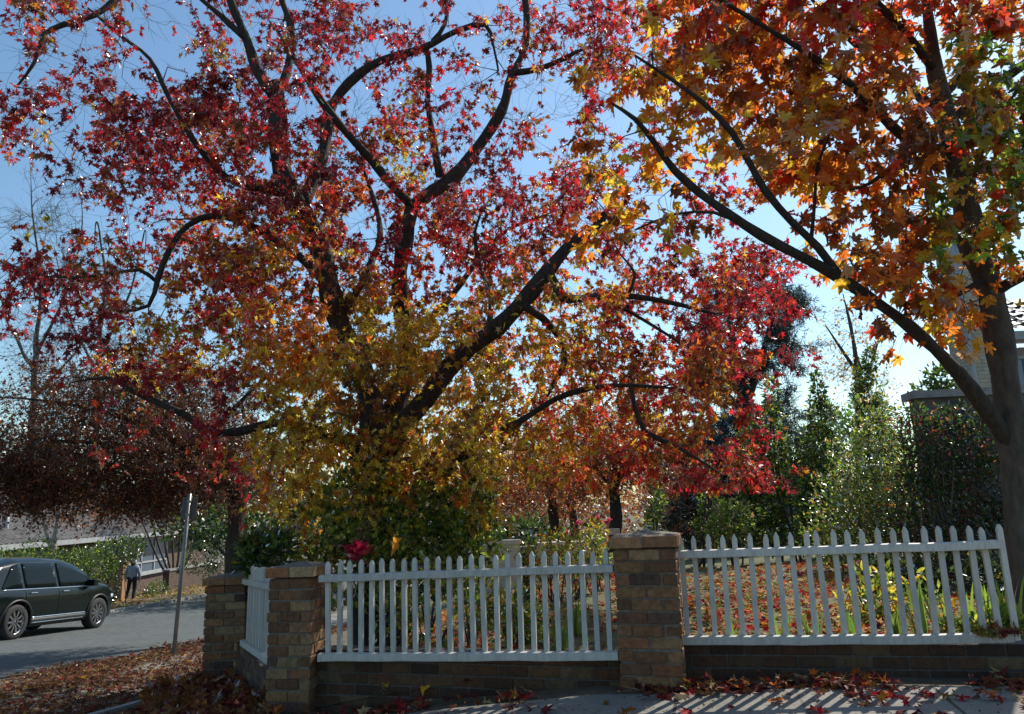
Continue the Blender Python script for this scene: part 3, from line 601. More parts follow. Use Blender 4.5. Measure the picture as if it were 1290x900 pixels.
def my(u, v): return 6.3 + .35 * (v > 200) + (rng.uniform(-1.25, .95) + .1 * (u < 950) * rng.uniform(-8, 8) if u < 1000 else rng.uniform(-1.5, .15))
tm = sample(MAPD, 450, 720, -120, my, 1.4)
tw = Acc(); paths = grow(mn, tm[:, 2:], tw, .005, .10, seg=.18)
lp, la_ = cluster(paths, tw, 3.6, 4.6, .26, .45, .0022)
obj('twigs', tw, 'twig', mp)
u, v = proj(lp); tu = np.interp(v, [40, 90, 140, 190, 240, 300, 360, 420, 500, 580], [1172, 1178, 1190, 1203, 1214, 1228, 1245, 1256, 1268, 1279])
lv = np.interp(u, [780, 825, 850, 880, 915, 960, 1000, 1045, 1095, 1145, 1190, 1225], [140, 180, 215, 243, 268, 297, 318, 342, 375, 412, 452, 490])
kl = (abs(v - lv) < 20) & (u > 800) & (u < 1240) & (lp[:, 1] < np.interp(u, [800, 1240], [5.2, 6.5])) & (rng.uniform(size=len(lp)) < .7); lp, la_, u, v, tu = lp[~kl], la_[~kl], u[~kl], v[~kl], tu[~kl]
kp = ~((abs(u - tu) < 26) & (v > 70) & (lp[:, 1] < 6.6) & (rng.uniform(size=len(lp)) < .72)); lp, la_ = lp[kp], la_[kp]
n = len(lp); u, v = proj(lp)
c = mixcol_c(lp, ['bronze', 'brown', 'verm', 'oran', 'gold', 'tan'], [.07, .31, .07, .35, .16, .04], 4.)
k = rng.uniform(size=n)
red = (v < 60) & (k < .55); c[red] = mixcol(red.sum(), ['verm', 'oran', 'red'], [.5, .3, .2])
yl = (u < 900) & (v > 60) & (k < .6) | (k < .06); c[yl] = mixcol(yl.sum(), ['gold', 'yell', 'oran'], [.5, .2, .3])
gr = (u > 1195 - 30 * (v > 200)) & (v > 40) & (v < 340) & (k < .62); c[gr] = mixcol(gr.sum(), ['green', 'lime', 'oliv', 'gold'], [.4, .25, .2, .15])
cr = Acc(); add_leaves(cr, lp, la_, rng.uniform(.09, .17, n), c, MAPLE, .5, .75); obj('crown', cr, 'maple_leaf', mp); print('maple leaves', n)
# ------------------------------------------------------------------ shrubs, hedges, background trees
def blob_pts(n, cs, shell=.55, lump=.35, s=1.6):
    """cs: list of (x,y,z,rx,ry,rz); points through the outer part of the lumpy union"""
    cs = np.asarray(cs, float); w = (cs[:, 3] * cs[:, 4] * cs[:, 5]) ** (2 / 3); ids = rng.choice(len(cs), n, p=w / w.sum())
    d = unit(rng.normal(size=(n, 3))); r = rng.uniform(shell ** 2, 1, n) ** .5
    ln = np.array([mnoise.noise(Vector(a * s * 1.4) + Vector((float(i) * 3.1, 1, 2))) for a, i in zip(d, ids)])
    p = cs[ids, :3] + d * cs[ids, 3:] * (r * (1 + lump * ln))[:, None]; return p, d
def shrub(name, label, cat, cs, n, size, cols, w, tmpl=OVAL, mat='dull_leaf', group=None , gap=.1, shell=.45, lump=.4, stems=9, jit=.9, up=.7, stem_m='twig', sr=.012, loc=None, one=False):
    cs = np.asarray(cs, float); zb = (cs[:, 2] - cs[:, 5]).min(); lo = loc if loc is not None else (cs[0, 0], cs[0, 1], gz(cs[0, 0], cs[0, 1]))
    t = thing(name, label, cat, lo, group)
    p, d = blob_pts(n, cs, shell, lump); nz = np.array([mnoise.noise(Vector(q) * 2.2) for q in p]); k = nz > -.45 + gap; p, d = p[k], d[k]
    k = p[:, 2] > gz(p[:, 0], p[:, 1]) + .03; p, d = p[k], d[k]; m = len(p)
    a = Acc(); add_leaves(a, p, d * .8 + rng.normal(size=(m, 3)) * .6 + np.array([0, 0, .15]), size * rng.uniform(.7, 1.3, m), mixcol(m, cols, w), tmpl, up, jit)
    obj('foliage', a, mat, t)
    if stems:
        q = Acc()
        for i in range(stems):
            c = cs[rng.integers(len(cs))]; e = c[:3] + unit(rng.normal(size=3)) * c[3:] * .7; b = np.array([lo[0], lo[1], lo[2]]) + np.array([rng.normal() * .08, rng.normal() * .08, -.05])
            if not one and (len(cs) > 3 or cs[0, 3] > 1.2): b = np.array([c[0] + rng.normal() * .3, c[1] + rng.normal() * .2, gz(c[0], c[1]) - .05])
            md = (b + e) / 2 + rng.normal(size=3) * .12 + np.array([0, 0, .15]); q.tube(spline([b, md, e], .3), np.linspace(sr * 1.6, sr * .4, len(spline([b, md, e], .3))), 5)
        obj('stems', q, stem_m, t)
    return t
def px(u, v, Y, ru, rv, ry=None):
    """ellipsoid seen round pixel (u,v) with pixel half-sizes ru, rv, at distance Y"""
    p = P(u, v, Y); k = Y / F; return (*p, ru * k, ry if ry else ru * k, rv * k)

def tree(name, label, trunk, limbs, crown, nt_, per, tw_, ln, size, cols, w, tmpl, mat, bark, group=None, twig='twig', droop=.2, r0=.008, leafy=True, seg=.35, clump=.0, shell=.3, cat='tree'):
    b = trunk[0]; t = thing(name, label, cat, b[:3], group); g = Acc(); ns = [limb(g, np.array(trunk), 9, .2, .25)]
    for L in limbs: ns.append(limb(g, np.array(L), 7, .3, .25))
    obj('trunk', g, bark, t); nd = np.vstack(ns); nd = nd[int(len(ns[0]) * .35):]
    p, d = blob_pts(nt_, crown, shell, .35)
    q = Acc(); paths = grow(nd, p, q, r0, .13, maxr=.09, seg=seg)
    if leafy or ln > 0:
        lp, ld = cluster(paths, q, per, tw_, ln, droop, r0 * .35)
    obj('twigs', q, twig, t)
    if leafy:
        n = len(lp); a = Acc(); add_leaves(a, lp, ld, size * rng.uniform(.65, 1.3, n), mixcol(n, cols, w), tmpl, .5, .9); obj('crown', a, mat, t)
    return t
def up(u, Y, v0, v1, r0, r1, lean=0, k=4):
    """trunk from ground at pixel column u (at v0) to height pixel v1"""
    a = P(u, v0, Y); a[2] = gz(a[0], a[1]) - .1; b = P(u + lean, v1, Y); s = np.linspace(0, 1, k)[:, None]; c = a + (b - a) * s + rng.normal(size=(k, 3)) * .05 * np.sin(s * 3.14)
    return np.c_[c, np.linspace(r0, r1, k)]

GLOSS = ['green', 'oliv', 'lime']
# ivy climbing the gum trunk
shrub('ivy_plant', 'dark glossy ivy wrapped round the base of the big sweetgum', 'ivy',
      [px(400, 675, 9.2, 52, 45), px(440, 640, 9.3, 40, 60), px(480, 660, 9.0, 50, 80), px(530, 640, 9.1, 55, 60), px(580, 640, 9.0, 44, 60), px(600, 610, 9.1, 26, 34), px(590, 690, 9.0, 40, 50), px(545, 700, 9.0, 60, 60), px(430, 715, 9.1, 70, 50)],
      9500, .09, ['dgreen', 'green', 'lime', 'yell'], [.2, .32, .34, .14], leaf_template([0, 28, 60, 100, 150], [.55, .36, .48, .3, .2], .38, .1), 'glossy_leaf', None, .12, .5, .5, 14, loc=P(480, 735, 9.5))  # lime and yellow leaves mixed in to stand for sunlight on the ivy
shrub('glossy_shrub', 'shiny leaved shrub spilling over the short angled fence behind the corner pillars', 'shrub',
      [px(328, 692, 8.6, 26, 18, .3), px(350, 690, 8.4, 20, 20, .25), px(318, 708, 8.3, 14, 14, .2), px(335, 725, 8.4, 14, 26, .2)], 1900, .10, ['dgreen', 'green', 'oliv'], [.5, .4, .1], OVAL, 'glossy_leaf', None, .05, .4, .5, 0)
# a red drooping plant and one leaf hanging on a thread
rp = thing('cordyline', 'small crimson grassy plant poking above the left pickets', 'plant', P(448, 712, 6.9)); a = Acc(); b = P(450, 708, 6.9)
for i in range(60):
    th = rng.normal() * .55 - .1; L = rng.uniform(.18, .44); e = b + np.array([math.sin(th) * L * .8, rng.normal() * .08, math.cos(th) * L * .55]); m_ = (b + e) / 2 + np.array([0, 0, L * .25])
    s = np.linspace(0, 1, 6)[:, None]; c = (1 - s) ** 2 * b + 2 * s * (1 - s) * m_ + s ** 2 * (e - np.array([0, 0, .1 * L])); wv = np.array([.011, .016, .016, .013, .008, .001])[:, None] * np.array([1, .5, 0])
    V = np.vstack([c - wv, c + wv]); j = np.arange(5); a.add(V, np.stack([j, j + 1, j + 7, j + 6], -1), np.array([.36, .012, .05]) * rng.uniform(.5, 1.2))
obj('blades', a, 'autumn_leaf', rp); a = Acc()
for i in range(4):
    e = P(468 + i * 5 + rng.normal() * 2, 640 + i * 3, 6.9); a.tube(spline([b + rng.normal(size=3) * .02, (b + e) / 2 + np.array([-.05, 0, .03]), e], .08), .0022, 4, np.array([.2, .05, .06]))
obj('flower_stalk', a, 'needle', rp)
hl = thing('hanging_leaf', 'single orange leaf hanging on a thread above the left pickets', 'leaf', P(497, 672, 6.7)); a = Acc(); p0 = P(499, 672, 6.7)
add_leaves(a, p0[None], np.array([[-.3, -.16, -1.]]), np.array([.21]), np.array([[.62, .24, .03]]), GUM, 1, .01); a.C[0][:, :3] = (.62, .24, .03); obj('blade', a, 'autumn_leaf', hl)
a = Acc(); a.tube(np.array([p0, p0 + [.02, .1, .25], P(503, 590, 7.0)]), .0012, 3); obj('thread', a, 'twig', hl)

# ---- left side: bronze tree, bare trees, prunus row
def tl(pts): return L3(pts)
b = P(300, 720, 13.5); zb = gz(b[0], b[1]) - .1
tree('bronze_leaf_tree', 'dark twiggy tree with thin bronze foliage hanging over the side street', [(b[0], b[1], zb, .17)] + [tuple(x) for x in tl([(298, 640, 13.5, .14), (290, 590, 13.5, .12), (270, 545, 13.5, .09)])],
     [tl([(280, 590, 13.5, .08), (200, 545, 13, .06), (130, 520, 12.6, .04), (60, 505, 12.3, .02), (0, 500, 12, .01)]), tl([(275, 600, 13.5, .07), (200, 595, 13.6, .05), (100, 580, 13.8, .035), (20, 590, 14, .015)]), tl([(265, 550, 13.5, .07), (230, 490, 13.8, .05), (205, 440, 14, .025)]), tl([(262, 555, 13.5, .06), (310, 500, 13.8, .04), (350, 460, 14, .015)]), tl([(240, 575, 13.4, .05), (150, 560, 12.8, .035), (60, 555, 12.2, .02)])],
     [px(60, 570, 12.8, 110, 50, 1.8), px(170, 560, 13, 110, 62, 2), px(260, 560, 13.6, 90, 80, 1.8), px(120, 500, 12.8, 130, 38, 1.6), px(40, 600, 13, 90, 34, 1.4), px(220, 480, 13.8, 100, 46, 1.5), px(190, 612, 13.2, 100, 32, 1.3), px(290, 600, 13.6, 60, 50, 1.6), px(50, 628, 12.8, 60, 28, 1.0), px(150, 632, 13.2, 50, 24, 1.0), px(10, 610, 12.6, 40, 44, 1.0), px(215, 630, 13.4, 36, 26, 1.0)],
     1350, 7, 8.5, .40, .056, ['bronze', 'dbrown', 'oran', 'maro', 'brown'], [.2, .55, .04, .09, .12], DIA, 'litter', 'bark_dark', None, droop=.1, r0=.007, shell=.15)
for (u, Y, v1, sp, lab) in ((38, 46, 210, 80, 'tall bare grey tree at the left edge against the blue sky'), (118, 50, 330, 60, 'shorter bare tree with pale twigs behind the left limb of the sweetgum')):
    m = 1.3; tree('bare_tree', lab, up(u, Y, 660, 420, .22 * m, .12 * m, 8), [tl([(u + 8, 430, Y, .1 * m), (u + 14, 350, Y, .07 * m), (u + 4, 280, Y, .04 * m), (u, v1, Y, .012)]), tl([(u + 6, 450, Y, .09 * m), (u + 45, 370, Y - 1, .05 * m), (u + 65, 290, Y - 1, .03 * m), (u + 62, v1 + 25, Y - 1, .01)]), tl([(u + 6, 470, Y, .09 * m), (u - 30, 400, Y + 1, .05 * m), (u - 50, 310, Y + 1, .02)]), tl([(u + 6, 500, Y, .07 * m), (u + 60, 440, Y + 1, .045 * m), (u + 95, 380, Y + 1, .02)])],
         [px(u + 20, (v1 + 440) / 2, Y, 75, (440 - v1) / 2 + 15, 3.6), px(u + 10, 450, Y, 100, 50, 3.6)], 300, 0, 5, 1.3, 0, ['brown'], [1], DIA, 'dull_leaf', 'bark_grey', 'bare trees beyond the side street', 'twig_grey', -.3, .024, leafy=False, seg=.9)
# ---- centre background: bronze prunus trees
for (u, Y, v0, v1, cr_, lab) in ((700, 21, 700, 620, [px(690, 590, 21, 95, 62, 2.2), px(650, 610, 21, 70, 50, 2), px(610, 560, 22, 70, 60, 2)], 'small bronze leaved tree whose straight dark trunk stands left of the wide pillar'),
                             (778, 18.5, 705, 615, [px(785, 560, 18.5, 95, 78, 2), px(740, 530, 19, 80, 62, 2), px(830, 590, 18.5, 50, 46, 1.5), px(720, 590, 18, 70, 42, 1.5)], 'bronze leaved tree with a thick dark trunk rising just behind the wide pillar'),
                             (738, 25, 700, 640, [px(745, 600, 25, 90, 60, 2.5), px(850, 620, 27, 55, 50, 2.5)], 'farther bronze tree with a bent trunk between two straight trunks')):
    tr = up(u, Y, v0, v1, .19 if Y < 20 else .16, .12, -4 if Y < 24 else -18)
    e = tr[-1]
    tree('prunus_tree', lab, tr, [[tuple(e[:3]) + (.09,), tuple(np.array(e[:3]) + [-.6, .2, .8]) + (.05,), tuple(np.array(e[:3]) + [-1.3, .2, 1.5]) + (.02,)], [tuple(e[:3]) + (.09,), tuple(np.array(e[:3]) + [.5, -.2, .9]) + (.05,), tuple(np.array(e[:3]) + [1.2, -.4, 1.6]) + (.02,)], [tuple(e[:3]) + (.08,), tuple(np.array(e[:3]) + [.1, .4, 1.2]) + (.05,), tuple(np.array(e[:3]) + [-.1, .6, 2.2]) + (.02,)]],
         cr_, 330, 7, 7, .42, .085, ['bronze', 'brown', 'oran', 'verm', 'gold', 'maro'], [.33, .23, .20, .08, .08, .08], DIA, 'autumn_leaf', 'bark_dark', 'bronze prunus trees behind the garden', droop=.15, r0=.008, shell=.1)
# ---- cedar
cY = 23
ct = thing('cedar_tree', 'tall dark blue green cedar with layered branches beyond the garden', 'tree', (*P(938, 690, cY)[:2], gz(*P(938, 690, cY)[:2])))
g = Acc(); nn = [limb(g, up(938, cY, 690, 490, .34, .24), 10, .1)]
CL = [[(938, 500, cY, .18), (925, 440, cY, .13), (918, 380, cY, .08), (915, 330, cY, .03)], [(938, 505, cY, .16), (962, 450, cY, .11), (972, 400, cY, .07), (985, 345, cY, .02)], [(938, 520, cY, .12), (905, 490, cY, .09), (880, 465, cY, .06), (850, 455, cY, .02)], [(940, 560, cY, .1), (985, 545, cY - 1, .06), (1020, 550, cY - 1, .02)], [(935, 570, cY, .1), (890, 560, cY - 1, .06), (850, 575, cY - 1, .02)], [(960, 455, cY, .06), (990, 435, cY, .04), (1012, 440, cY, .015)], [(925, 440, cY, .06), (895, 415, cY, .04), (870, 405, cY, .02)], [(938, 610, cY, .1), (900, 620, cY - 1.5, .06), (870, 640, cY - 2, .02)], [(940, 600, cY, .1), (980, 605, cY - 1, .06), (1010, 620, cY - 1, .02)]]
for L in CL: nn.append(limb(g, L3(L), 7, .3, .3))
obj('trunk', g, 'bark_dark', ct)
nd = np.vstack(nn[1:]); cp, _ = blob_pts(300, [px(905, 400, cY, 45, 40, 1.6), px(985, 385, cY, 30, 45, 1.4), px(985, 450, cY, 42, 34, 1.6), px(900, 470, cY, 62, 30, 2), px(940, 545, cY - .5, 95, 62, 2.4), px(900, 620, cY - .5, 85, 50, 2.4), px(970, 610, cY - .5, 90, 60, 2.4), px(930, 660, cY - 1, 110, 40, 2.2)], .3, .3)
q = Acc(); pth = grow(nd, cp, q, .012, .08, seg=.4); fp_, fd_ = cluster(pth, q, 14, 8, .55, .35, .004, start=.1); obj('twigs', q, 'twig', ct)
n = len(fp_); a = Acc(); add_leaves(a, np.repeat(fp_, 3, 0) + rng.normal(size=(3 * n, 3)) * .05, np.repeat(fd_, 3, 0) * .5 + rng.normal(size=(3 * n, 3)) * .6 + [0, 0, .1], rng.uniform(.10, .24, 3 * n), np.array([.022, .042, .034]) * rng.uniform(.5, 1.6, (3 * n, 1)), NEED, .3, .8); obj('foliage', a, 'dull_leaf', ct); print('cedar', 3 * n)
# ---- columnar shrubs
for (u, v0, v1, hw, Y, lab, n) in ((966, 672, 500, 30, 14.5, 'narrow upright hornbeam with two pointed tips, left of the shaggy pair', 6500), (1032, 672, 490, 27, 15.5, 'narrow upright hornbeam standing between its pointed neighbour and the pale loose bush', 6500), (1097, 560, 455, 22, 16.5, 'dark narrow upright shrub rising behind the pale loose bush', 3600), (893, 680, 585, 16, 14, 'slim dark green upright shrub just right of the red hanging sprays', 1500), (824, 690, 618, 12, 13.5, 'slim leafy sapling right behind the wide pillar', 700)):
    cs = []; k = 6
    for i in range(k):
        f = i / (k - 1); cs.append(px(u + rng.normal() * 4, v0 + (v1 - v0) * f, Y + rng.normal() * .1, hw * (1.05 - .75 * f ** 2.2) * rng.uniform(.85, 1.15), (v0 - v1) / k * .95))
    if u == 966: cs += [px(945, 570, Y, 12, 50), px(942, 640, Y, 12, 40)]
    shrub('columnar_shrub', lab, 'shrub', cs, n, .095, ['dgreen', 'green', 'lime', 'gold'], [.46, .38, .12, .04], OVAL, 'dull_leaf', 'upright green shrubs along the yard', .05, .55, .5, 5, sr=.02)
shrub('loose_bush', 'big pale green bush with glinting small leaves behind the right pickets', 'bush', [px(1092, 590, 11.8, 50, 62), px(1075, 650, 11.5, 62, 58), px(1120, 640, 11.6, 52, 70), px(1100, 530, 12, 30, 40), px(1050, 690, 11.4, 40, 30)], 6800, .075, ['green', 'lime', 'oliv', 'tan'], [.52, .2, .2, .08], OVAL, 'glossy_leaf', None, .16, .25, .5, 22, stem_m='twig_grey')
shrub('rounded_bush', 'low rounded grey green bush in front of the upright hornbeam', 'bush', [px(925, 655, 13.2, 28, 26), px(905, 668, 13.2, 20, 20)], 1500, .07, ['green', 'tan', 'lime'], [.6, .14, .26], OVAL, 'dull_leaf', None, .0, .5, .4, 5)
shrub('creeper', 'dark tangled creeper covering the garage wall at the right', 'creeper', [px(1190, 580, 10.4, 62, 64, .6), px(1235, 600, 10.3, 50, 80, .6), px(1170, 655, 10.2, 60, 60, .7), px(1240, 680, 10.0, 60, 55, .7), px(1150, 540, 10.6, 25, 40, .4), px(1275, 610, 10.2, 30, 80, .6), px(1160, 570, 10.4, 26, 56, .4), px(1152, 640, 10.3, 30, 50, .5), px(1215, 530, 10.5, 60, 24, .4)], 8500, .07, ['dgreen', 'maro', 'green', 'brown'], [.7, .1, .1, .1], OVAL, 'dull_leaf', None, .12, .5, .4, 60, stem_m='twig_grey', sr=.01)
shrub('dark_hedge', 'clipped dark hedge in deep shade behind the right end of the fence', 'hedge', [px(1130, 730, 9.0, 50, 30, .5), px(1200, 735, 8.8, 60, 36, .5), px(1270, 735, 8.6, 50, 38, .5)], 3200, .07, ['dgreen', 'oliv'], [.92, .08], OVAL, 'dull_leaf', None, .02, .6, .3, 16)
shrub('roof_shrub', 'leafy shrub poking above the garage parapet against the sky', 'shrub', [px(1186, 478, 13.2, 20, 24), px(1178, 500, 13.2, 30, 22)], 800, .10, ['green', 'oliv'], [.8, .2], OVAL, 'dull_leaf', None, .1, .2, .5, 6, loc=P(1186, 520, 13.2))
# ---- sparse tan tree
b = P(1075, 560, 19)
tree('sparse_tree', 'thin tree with sparse pale tan leaves against the bright sky', up(1085, 19, 680, 450, .13, .07, -6), [tl([(1079, 460, 19, .06), (1072, 410, 19, .04), (1062, 370, 19, .012)]), tl([(1080, 470, 19, .05), (1060, 440, 18.7, .035), (1040, 410, 18.5, .012)]), tl([(1082, 500, 19, .05), (1100, 450, 19.3, .035), (1112, 400, 19.4, .01)])],
     [px(1072, 430, 19, 44, 70, 1.2), px(1050, 470, 19, 26, 40, .8), px(1100, 480, 19, 26, 40, .8)], 120, 2.6, 3.2, .4, .085, ['tan', 'gold', 'brown', 'oliv'], [.5, .2, .2, .1], DIA, 'autumn_leaf', 'bark_grey', None, droop=.2, r0=.008)
# ---- dark masses that close the view under the canopies
for i, (u, v, Y, ru, rv, n, cols, lab) in enumerate([(672, 672, 27, 44, 26, 1500, ['dgreen', 'green'], 'low black green hedge behind the straight dark trunk'), (870, 636, 30, 38, 42, 1800, ['bronze', 'maro'], 'purple brown thicket behind the slim upright shrub'),
        (330, 640, 30, 110, 50, 5000, ['dgreen', 'green'], 'broad dark evergreen behind the corner pillars'), (560, 600, 34, 150, 80, 6500, ['bronze', 'oliv'], 'wide russet tree mass seen through the sweetgum stems'), (960, 640, 34, 120, 60, 7000, ['dgreen', 'green'], 'wide evergreen tree mass behind the cedar'),
        (150, 570, 52, 180, 90, 9500, ['bronze', 'dgreen'], 'russet crown behind the tiled roof across the street'), (800, 640, 46, 130, 55, 4500, ['bronze', 'oliv'], 'far russet crown behind the parked silver car'), (1080, 600, 30, 90, 90, 9000, ['dgreen', 'green'], 'dark evergreen crown behind the hornbeams')]):
    shrub('background_tree', lab, 'tree', [px(u, v, Y, ru, rv, min(3.5, ru * Y / F)), px(u - ru * .6, v + rv * .4, Y, ru * .5, rv * .6), px(u + ru * .6, v + rv * .4, Y, ru * .5, rv * .6)], n, .006 * Y + .05, cols, [.6, .4], DIA, 'dull_leaf', 'dense trees closing the view', .02, .3, .5, 12, sr=.05, one=True, loc=(*P(u, v, Y)[:2], gz(*P(u, v, Y)[:2])))
# ---- roses and beds
for (u, v, Y, ru, rv, n, fl, lab) in ((700, 686, 10.2, 24, 20, 420, 0, 'leggy green rose bush nearest the low brick gate post'), (668, 700, 9.8, 18, 22, 300, 0, 'thin rose bush with few leaves beside the brick gate post'), (748, 676, 10.6, 26, 22, 480, 5, 'rose bush with yellowing leaves and dark pink blooms left of the wide pillar'), (722, 690, 10, 18, 26, 330, 2, 'rose bush with one pink bloom on a tall stem')):
    t = shrub('rose_bush', lab, 'rose bush', [px(u, v, Y, ru, rv), px(u + 8, v + 28, Y, ru * .7, rv)], n, .065, ['lime', 'green', 'gold', 'oran'], [.42, .33, .17, .08], OVAL, 'dull_leaf', 'rose bushes beyond the left pickets', .0, .1, .6, 11, sr=.006)
    for i in range(fl):
        p = P(u + rng.normal() * ru * .6, v - rv * .9 + rng.normal() * 7, Y); a = Acc(); m = 14; add_leaves(a, np.tile(p, (m, 1)), rng.normal(size=(m, 3)) + [0, 0, .8], np.full(m, .05), np.tile([.45, .06, .14], (m, 1)), OVAL, .3); obj('bloom', a, 'autumn_leaf', t)
def blades(name, label, loc, n, h, col, spread=.35, group=None, w_=.016, cat='plant'):
    t = thing(name, label, cat, loc, group); a = Acc(); b0 = np.asarray(loc)
    for i in range(n):
        th = rng.uniform(0, 6.28); L = h * rng.uniform(.55, 1.1); s_ = spread * rng.uniform(.1, 1); d = np.array([math.cos(th), math.sin(th), 0]); b = b0 + d * rng.uniform(0, .09)
        e = b + d * L * s_ + np.array([0, 0, L]); s = np.linspace(0, 1, 6)[:, None]; c = b + (e - b) * s + d * (s * (1 - s)) * -L * .2 - np.array([0, 0, 1]) * s ** 3 * L * .15 * s_
        side = np.array([-d[1], d[0], 0]) * w_; wv = np.array([.6, 1, 1, .9, .6, .05])[:, None] * side; V = np.vstack([c - wv, c + wv]); j = np.arange(5)
        a.add(V, np.stack([j, j + 1, j + 7, j + 6], -1), np.array(col) * rng.uniform(.6, 1.4))
    obj('blades', a, 'dull_leaf', t); return t
IR = [(560, 6.55), (640, 7.2), (705, 6.9), (727, 7.4), (920, 6.4), (985, 6.35), (1025, 6.3), (1075, 6.25), (1128, 6.3), (1165, 6.1), (1195, 6.15), (1222, 6.05), (1250, 6.1), (1275, 6.0)]
IL = ['strappy plant near the left end of the left pickets', 'strappy plant in the leaf litter left of the tall leafed one', 'strappy plant behind the left run where the litter is brightest', 'strappy plant just left of the wide pillar', 'short strappy plant just right of the wide pillar', 'short strappy tuft among red leaves, left part of the right run', 'short strappy tuft among red leaves, middle of the right run', 'strappy tuft in front of the yellow leaved bush', 'strappy plant right of the yellow leaved bush', 'tall bright strappy plant, first of the bunch near the trunk', 'tall bright strappy plant, second of the bunch near the trunk', 'tall bright strappy plant, third of the bunch near the trunk', 'strappy plant behind the dead leaf clump on the rail', 'strappy plant at the foot of the maple trunk']
for (u, Y), lab in zip(IR, IL):
    p = P(u, 800, Y); p[2] = lz(p[0], p[1]) - .03; blades('strappy_plant', lab, p, 14 if u > 1100 or u < 800 else 9, .50 if u > 1150 else (.36 if u < 800 else .27), (.16, .24, .04) if u > 1100 else (.12, .20, .035), group='strappy plants behind the pickets')
shrub('yellow_bush', 'bush with yellow autumn leaves behind the right pickets', 'bush', [px(1105, 750, 7.2, 34, 40), px(1080, 770, 7.1, 26, 26), px(1150, 760, 7.3, 34, 36)], 520, .085, ['yell', 'lime', 'gold', 'green'], [.22, .3, .16, .32], OVAL, 'dull_leaf', None, .05, .1, .5, 14, sr=.006)
shrub('ground_cover_plant', 'low pale green leafy plant at the foot of the fence near the maple trunk', 'plant', [px(1270, 785, 6.0, 26, 16), px(1235, 788, 6.0, 20, 12), px(1205, 790, 6.1, 18, 10)], 600, .06, ['lime', 'green', 'tan'], [.45, .4, .15], OVAL, 'dull_leaf', None, .0, .1, .4, 5, sr=.005)
for (u, v, Y, lab) in ((500, 770, 7.6, 'low shrub with yellowing leaves in front of the ivy'), (600, 760, 7.4, 'low bright green shrub right of the ivied trunk'), (650, 775, 7.2, 'small shrub with yellow tips in the middle of the left run')):
    shrub('low_shrub', lab, 'shrub', [px(u, v, Y, 30, 34), px(u + 20, v + 14, Y, 22, 26)], 480, .075, ['green', 'lime', 'yell'], [.5, .28, .22], OVAL, 'glossy_leaf', 'low shrubs behind the left pickets', .0, .1, .5, 8, sr=.006)
# red clump caught on the rail end
cl = thing('leaf_clump', 'dead maroon and mossy leaves caught on the bottom rail by the maple trunk', 'leaf clump', P(1262, 797, 5.25)); a = Acc(); n = 60
pp = np.array([P(1262 + rng.normal() * 17, 799 - abs(rng.normal()) * 4, 5.22 + rng.normal() * .015) for _ in range(n)]); add_leaves(a, pp, rng.normal(size=(n, 3)) * [1, 1, .4], rng.uniform(.03, .085, n), mixcol(n, ['maro', 'brown', 'oliv', 'green'], [.35, .2, .3, .15]), GUM, .8, .6); obj('leaves', a, 'litter', cl)

# ------------------------------------------------------------------ fallen leaves
def litter(name, xy, z, size, cols, w, tmpl=GUM, flat=1.6, label=None):
    n = len(xy); a = Acc(); p = np.c_[xy, z + rng.uniform(.006, .045, n) ** 1.0]; th = rng.uniform(0, 6.28, n)
    add_leaves(a, p, np.stack([np.cos(th), np.sin(th), rng.normal(size=n) * .3], -1), size * rng.uniform(.6, 1.25, n), mixcol(n, cols, w), tmpl, flat, .7)
    o = obj(name, a, 'litter', kind='stuff'); 
    tag(o, label, 'fallen leaves'); return o
def clumpy(n, x0, x1, y0, y1, f, th=0., sc=.9, cond=None):
    out = []
    while len(out) < n:
        x = rng.uniform(x0, x1, 4000); y = y0 + (y1 - y0) * rng.uniform(0, 1, 4000) ** 1.3
        for a_, b_ in zip(x, y):
            if (cond is None or cond(a_, b_)) and mnoise.noise(Vector((a_ * sc, b_ * sc, f))) > th + rng.uniform(-.35, .35): out.append((a_, b_))
    return np.array(out[:n])
PK = ['red', 'verm', 'tan', 'oran', 'gold', 'brown', 'maro']
xy = clumpy(13000, -2.6, 9, 5.4, 13.5, 1.0, -.25, .6, lambda x, y: y > lawn_front(x) + .03)
litter('fallen_leaves', xy, lz(xy[:, 0], xy[:, 1]), .10, PK + ['lime'], [.14, .08, .42, .08, .12, .06, .04, .06], label='carpet of red and tan fallen leaves on the lawn behind the fence')
xy = clumpy(15000, -8.5, -3.4, 6.2, 17, 2.0, -.12, .8, lambda x, y: x > np.interp(y, [4.6, 6.6, 8.4, 10, 12, 14, 40], [-16, -10.5, -7.6, -6.4, -5.8, -5.5, -5.5]) - .12 * rng.exponential())
litter('fallen_leaves', xy, gz(xy[:, 0], xy[:, 1]), .066, ['dbrown', 'brown', 'bronze', 'gold', 'dtan', 'maro', 'red'], [.42, .14, .16, .03, .15, .08, .02], label='brown and gold fallen leaves on the verge beside the side street')
xy = clumpy(3000, -17, -13.4, 14, 48, 3.0, -.2, .5); litter('fallen_leaves', xy, gz(xy[:, 0], xy[:, 1]) + .1, .16, ['tan', 'gold', 'lime', 'brown'], [.4, .25, .2, .15], DIA, label='pale fallen leaves on the far verge by the walking person')
def fdist(x, y):
    yb = np.interp(x, [-2.0, 1.0, 3.5, 9], [6.36, 5.52, 5.1, 4.0]); return yb - y
def near_fence(x, y):
    d = fdist(x, y); return 0 < d < .06 + .30 * rng.exponential() * (.35 if x < 2.0 else .8)
xy = clumpy(1500, -2.4, 6.5, 3.4, 6.3, 4.0, -.1, 1.3, near_fence)
litter('fallen_leaves', xy, gz(xy[:, 0], xy[:, 1]) + .012, .10, ['maro', 'red', 'brown', 'oran', 'bronze', 'tan'], [.34, .10, .22, .06, .16, .12], label='dark red fallen leaves drifted along the foot of the low brick wall')
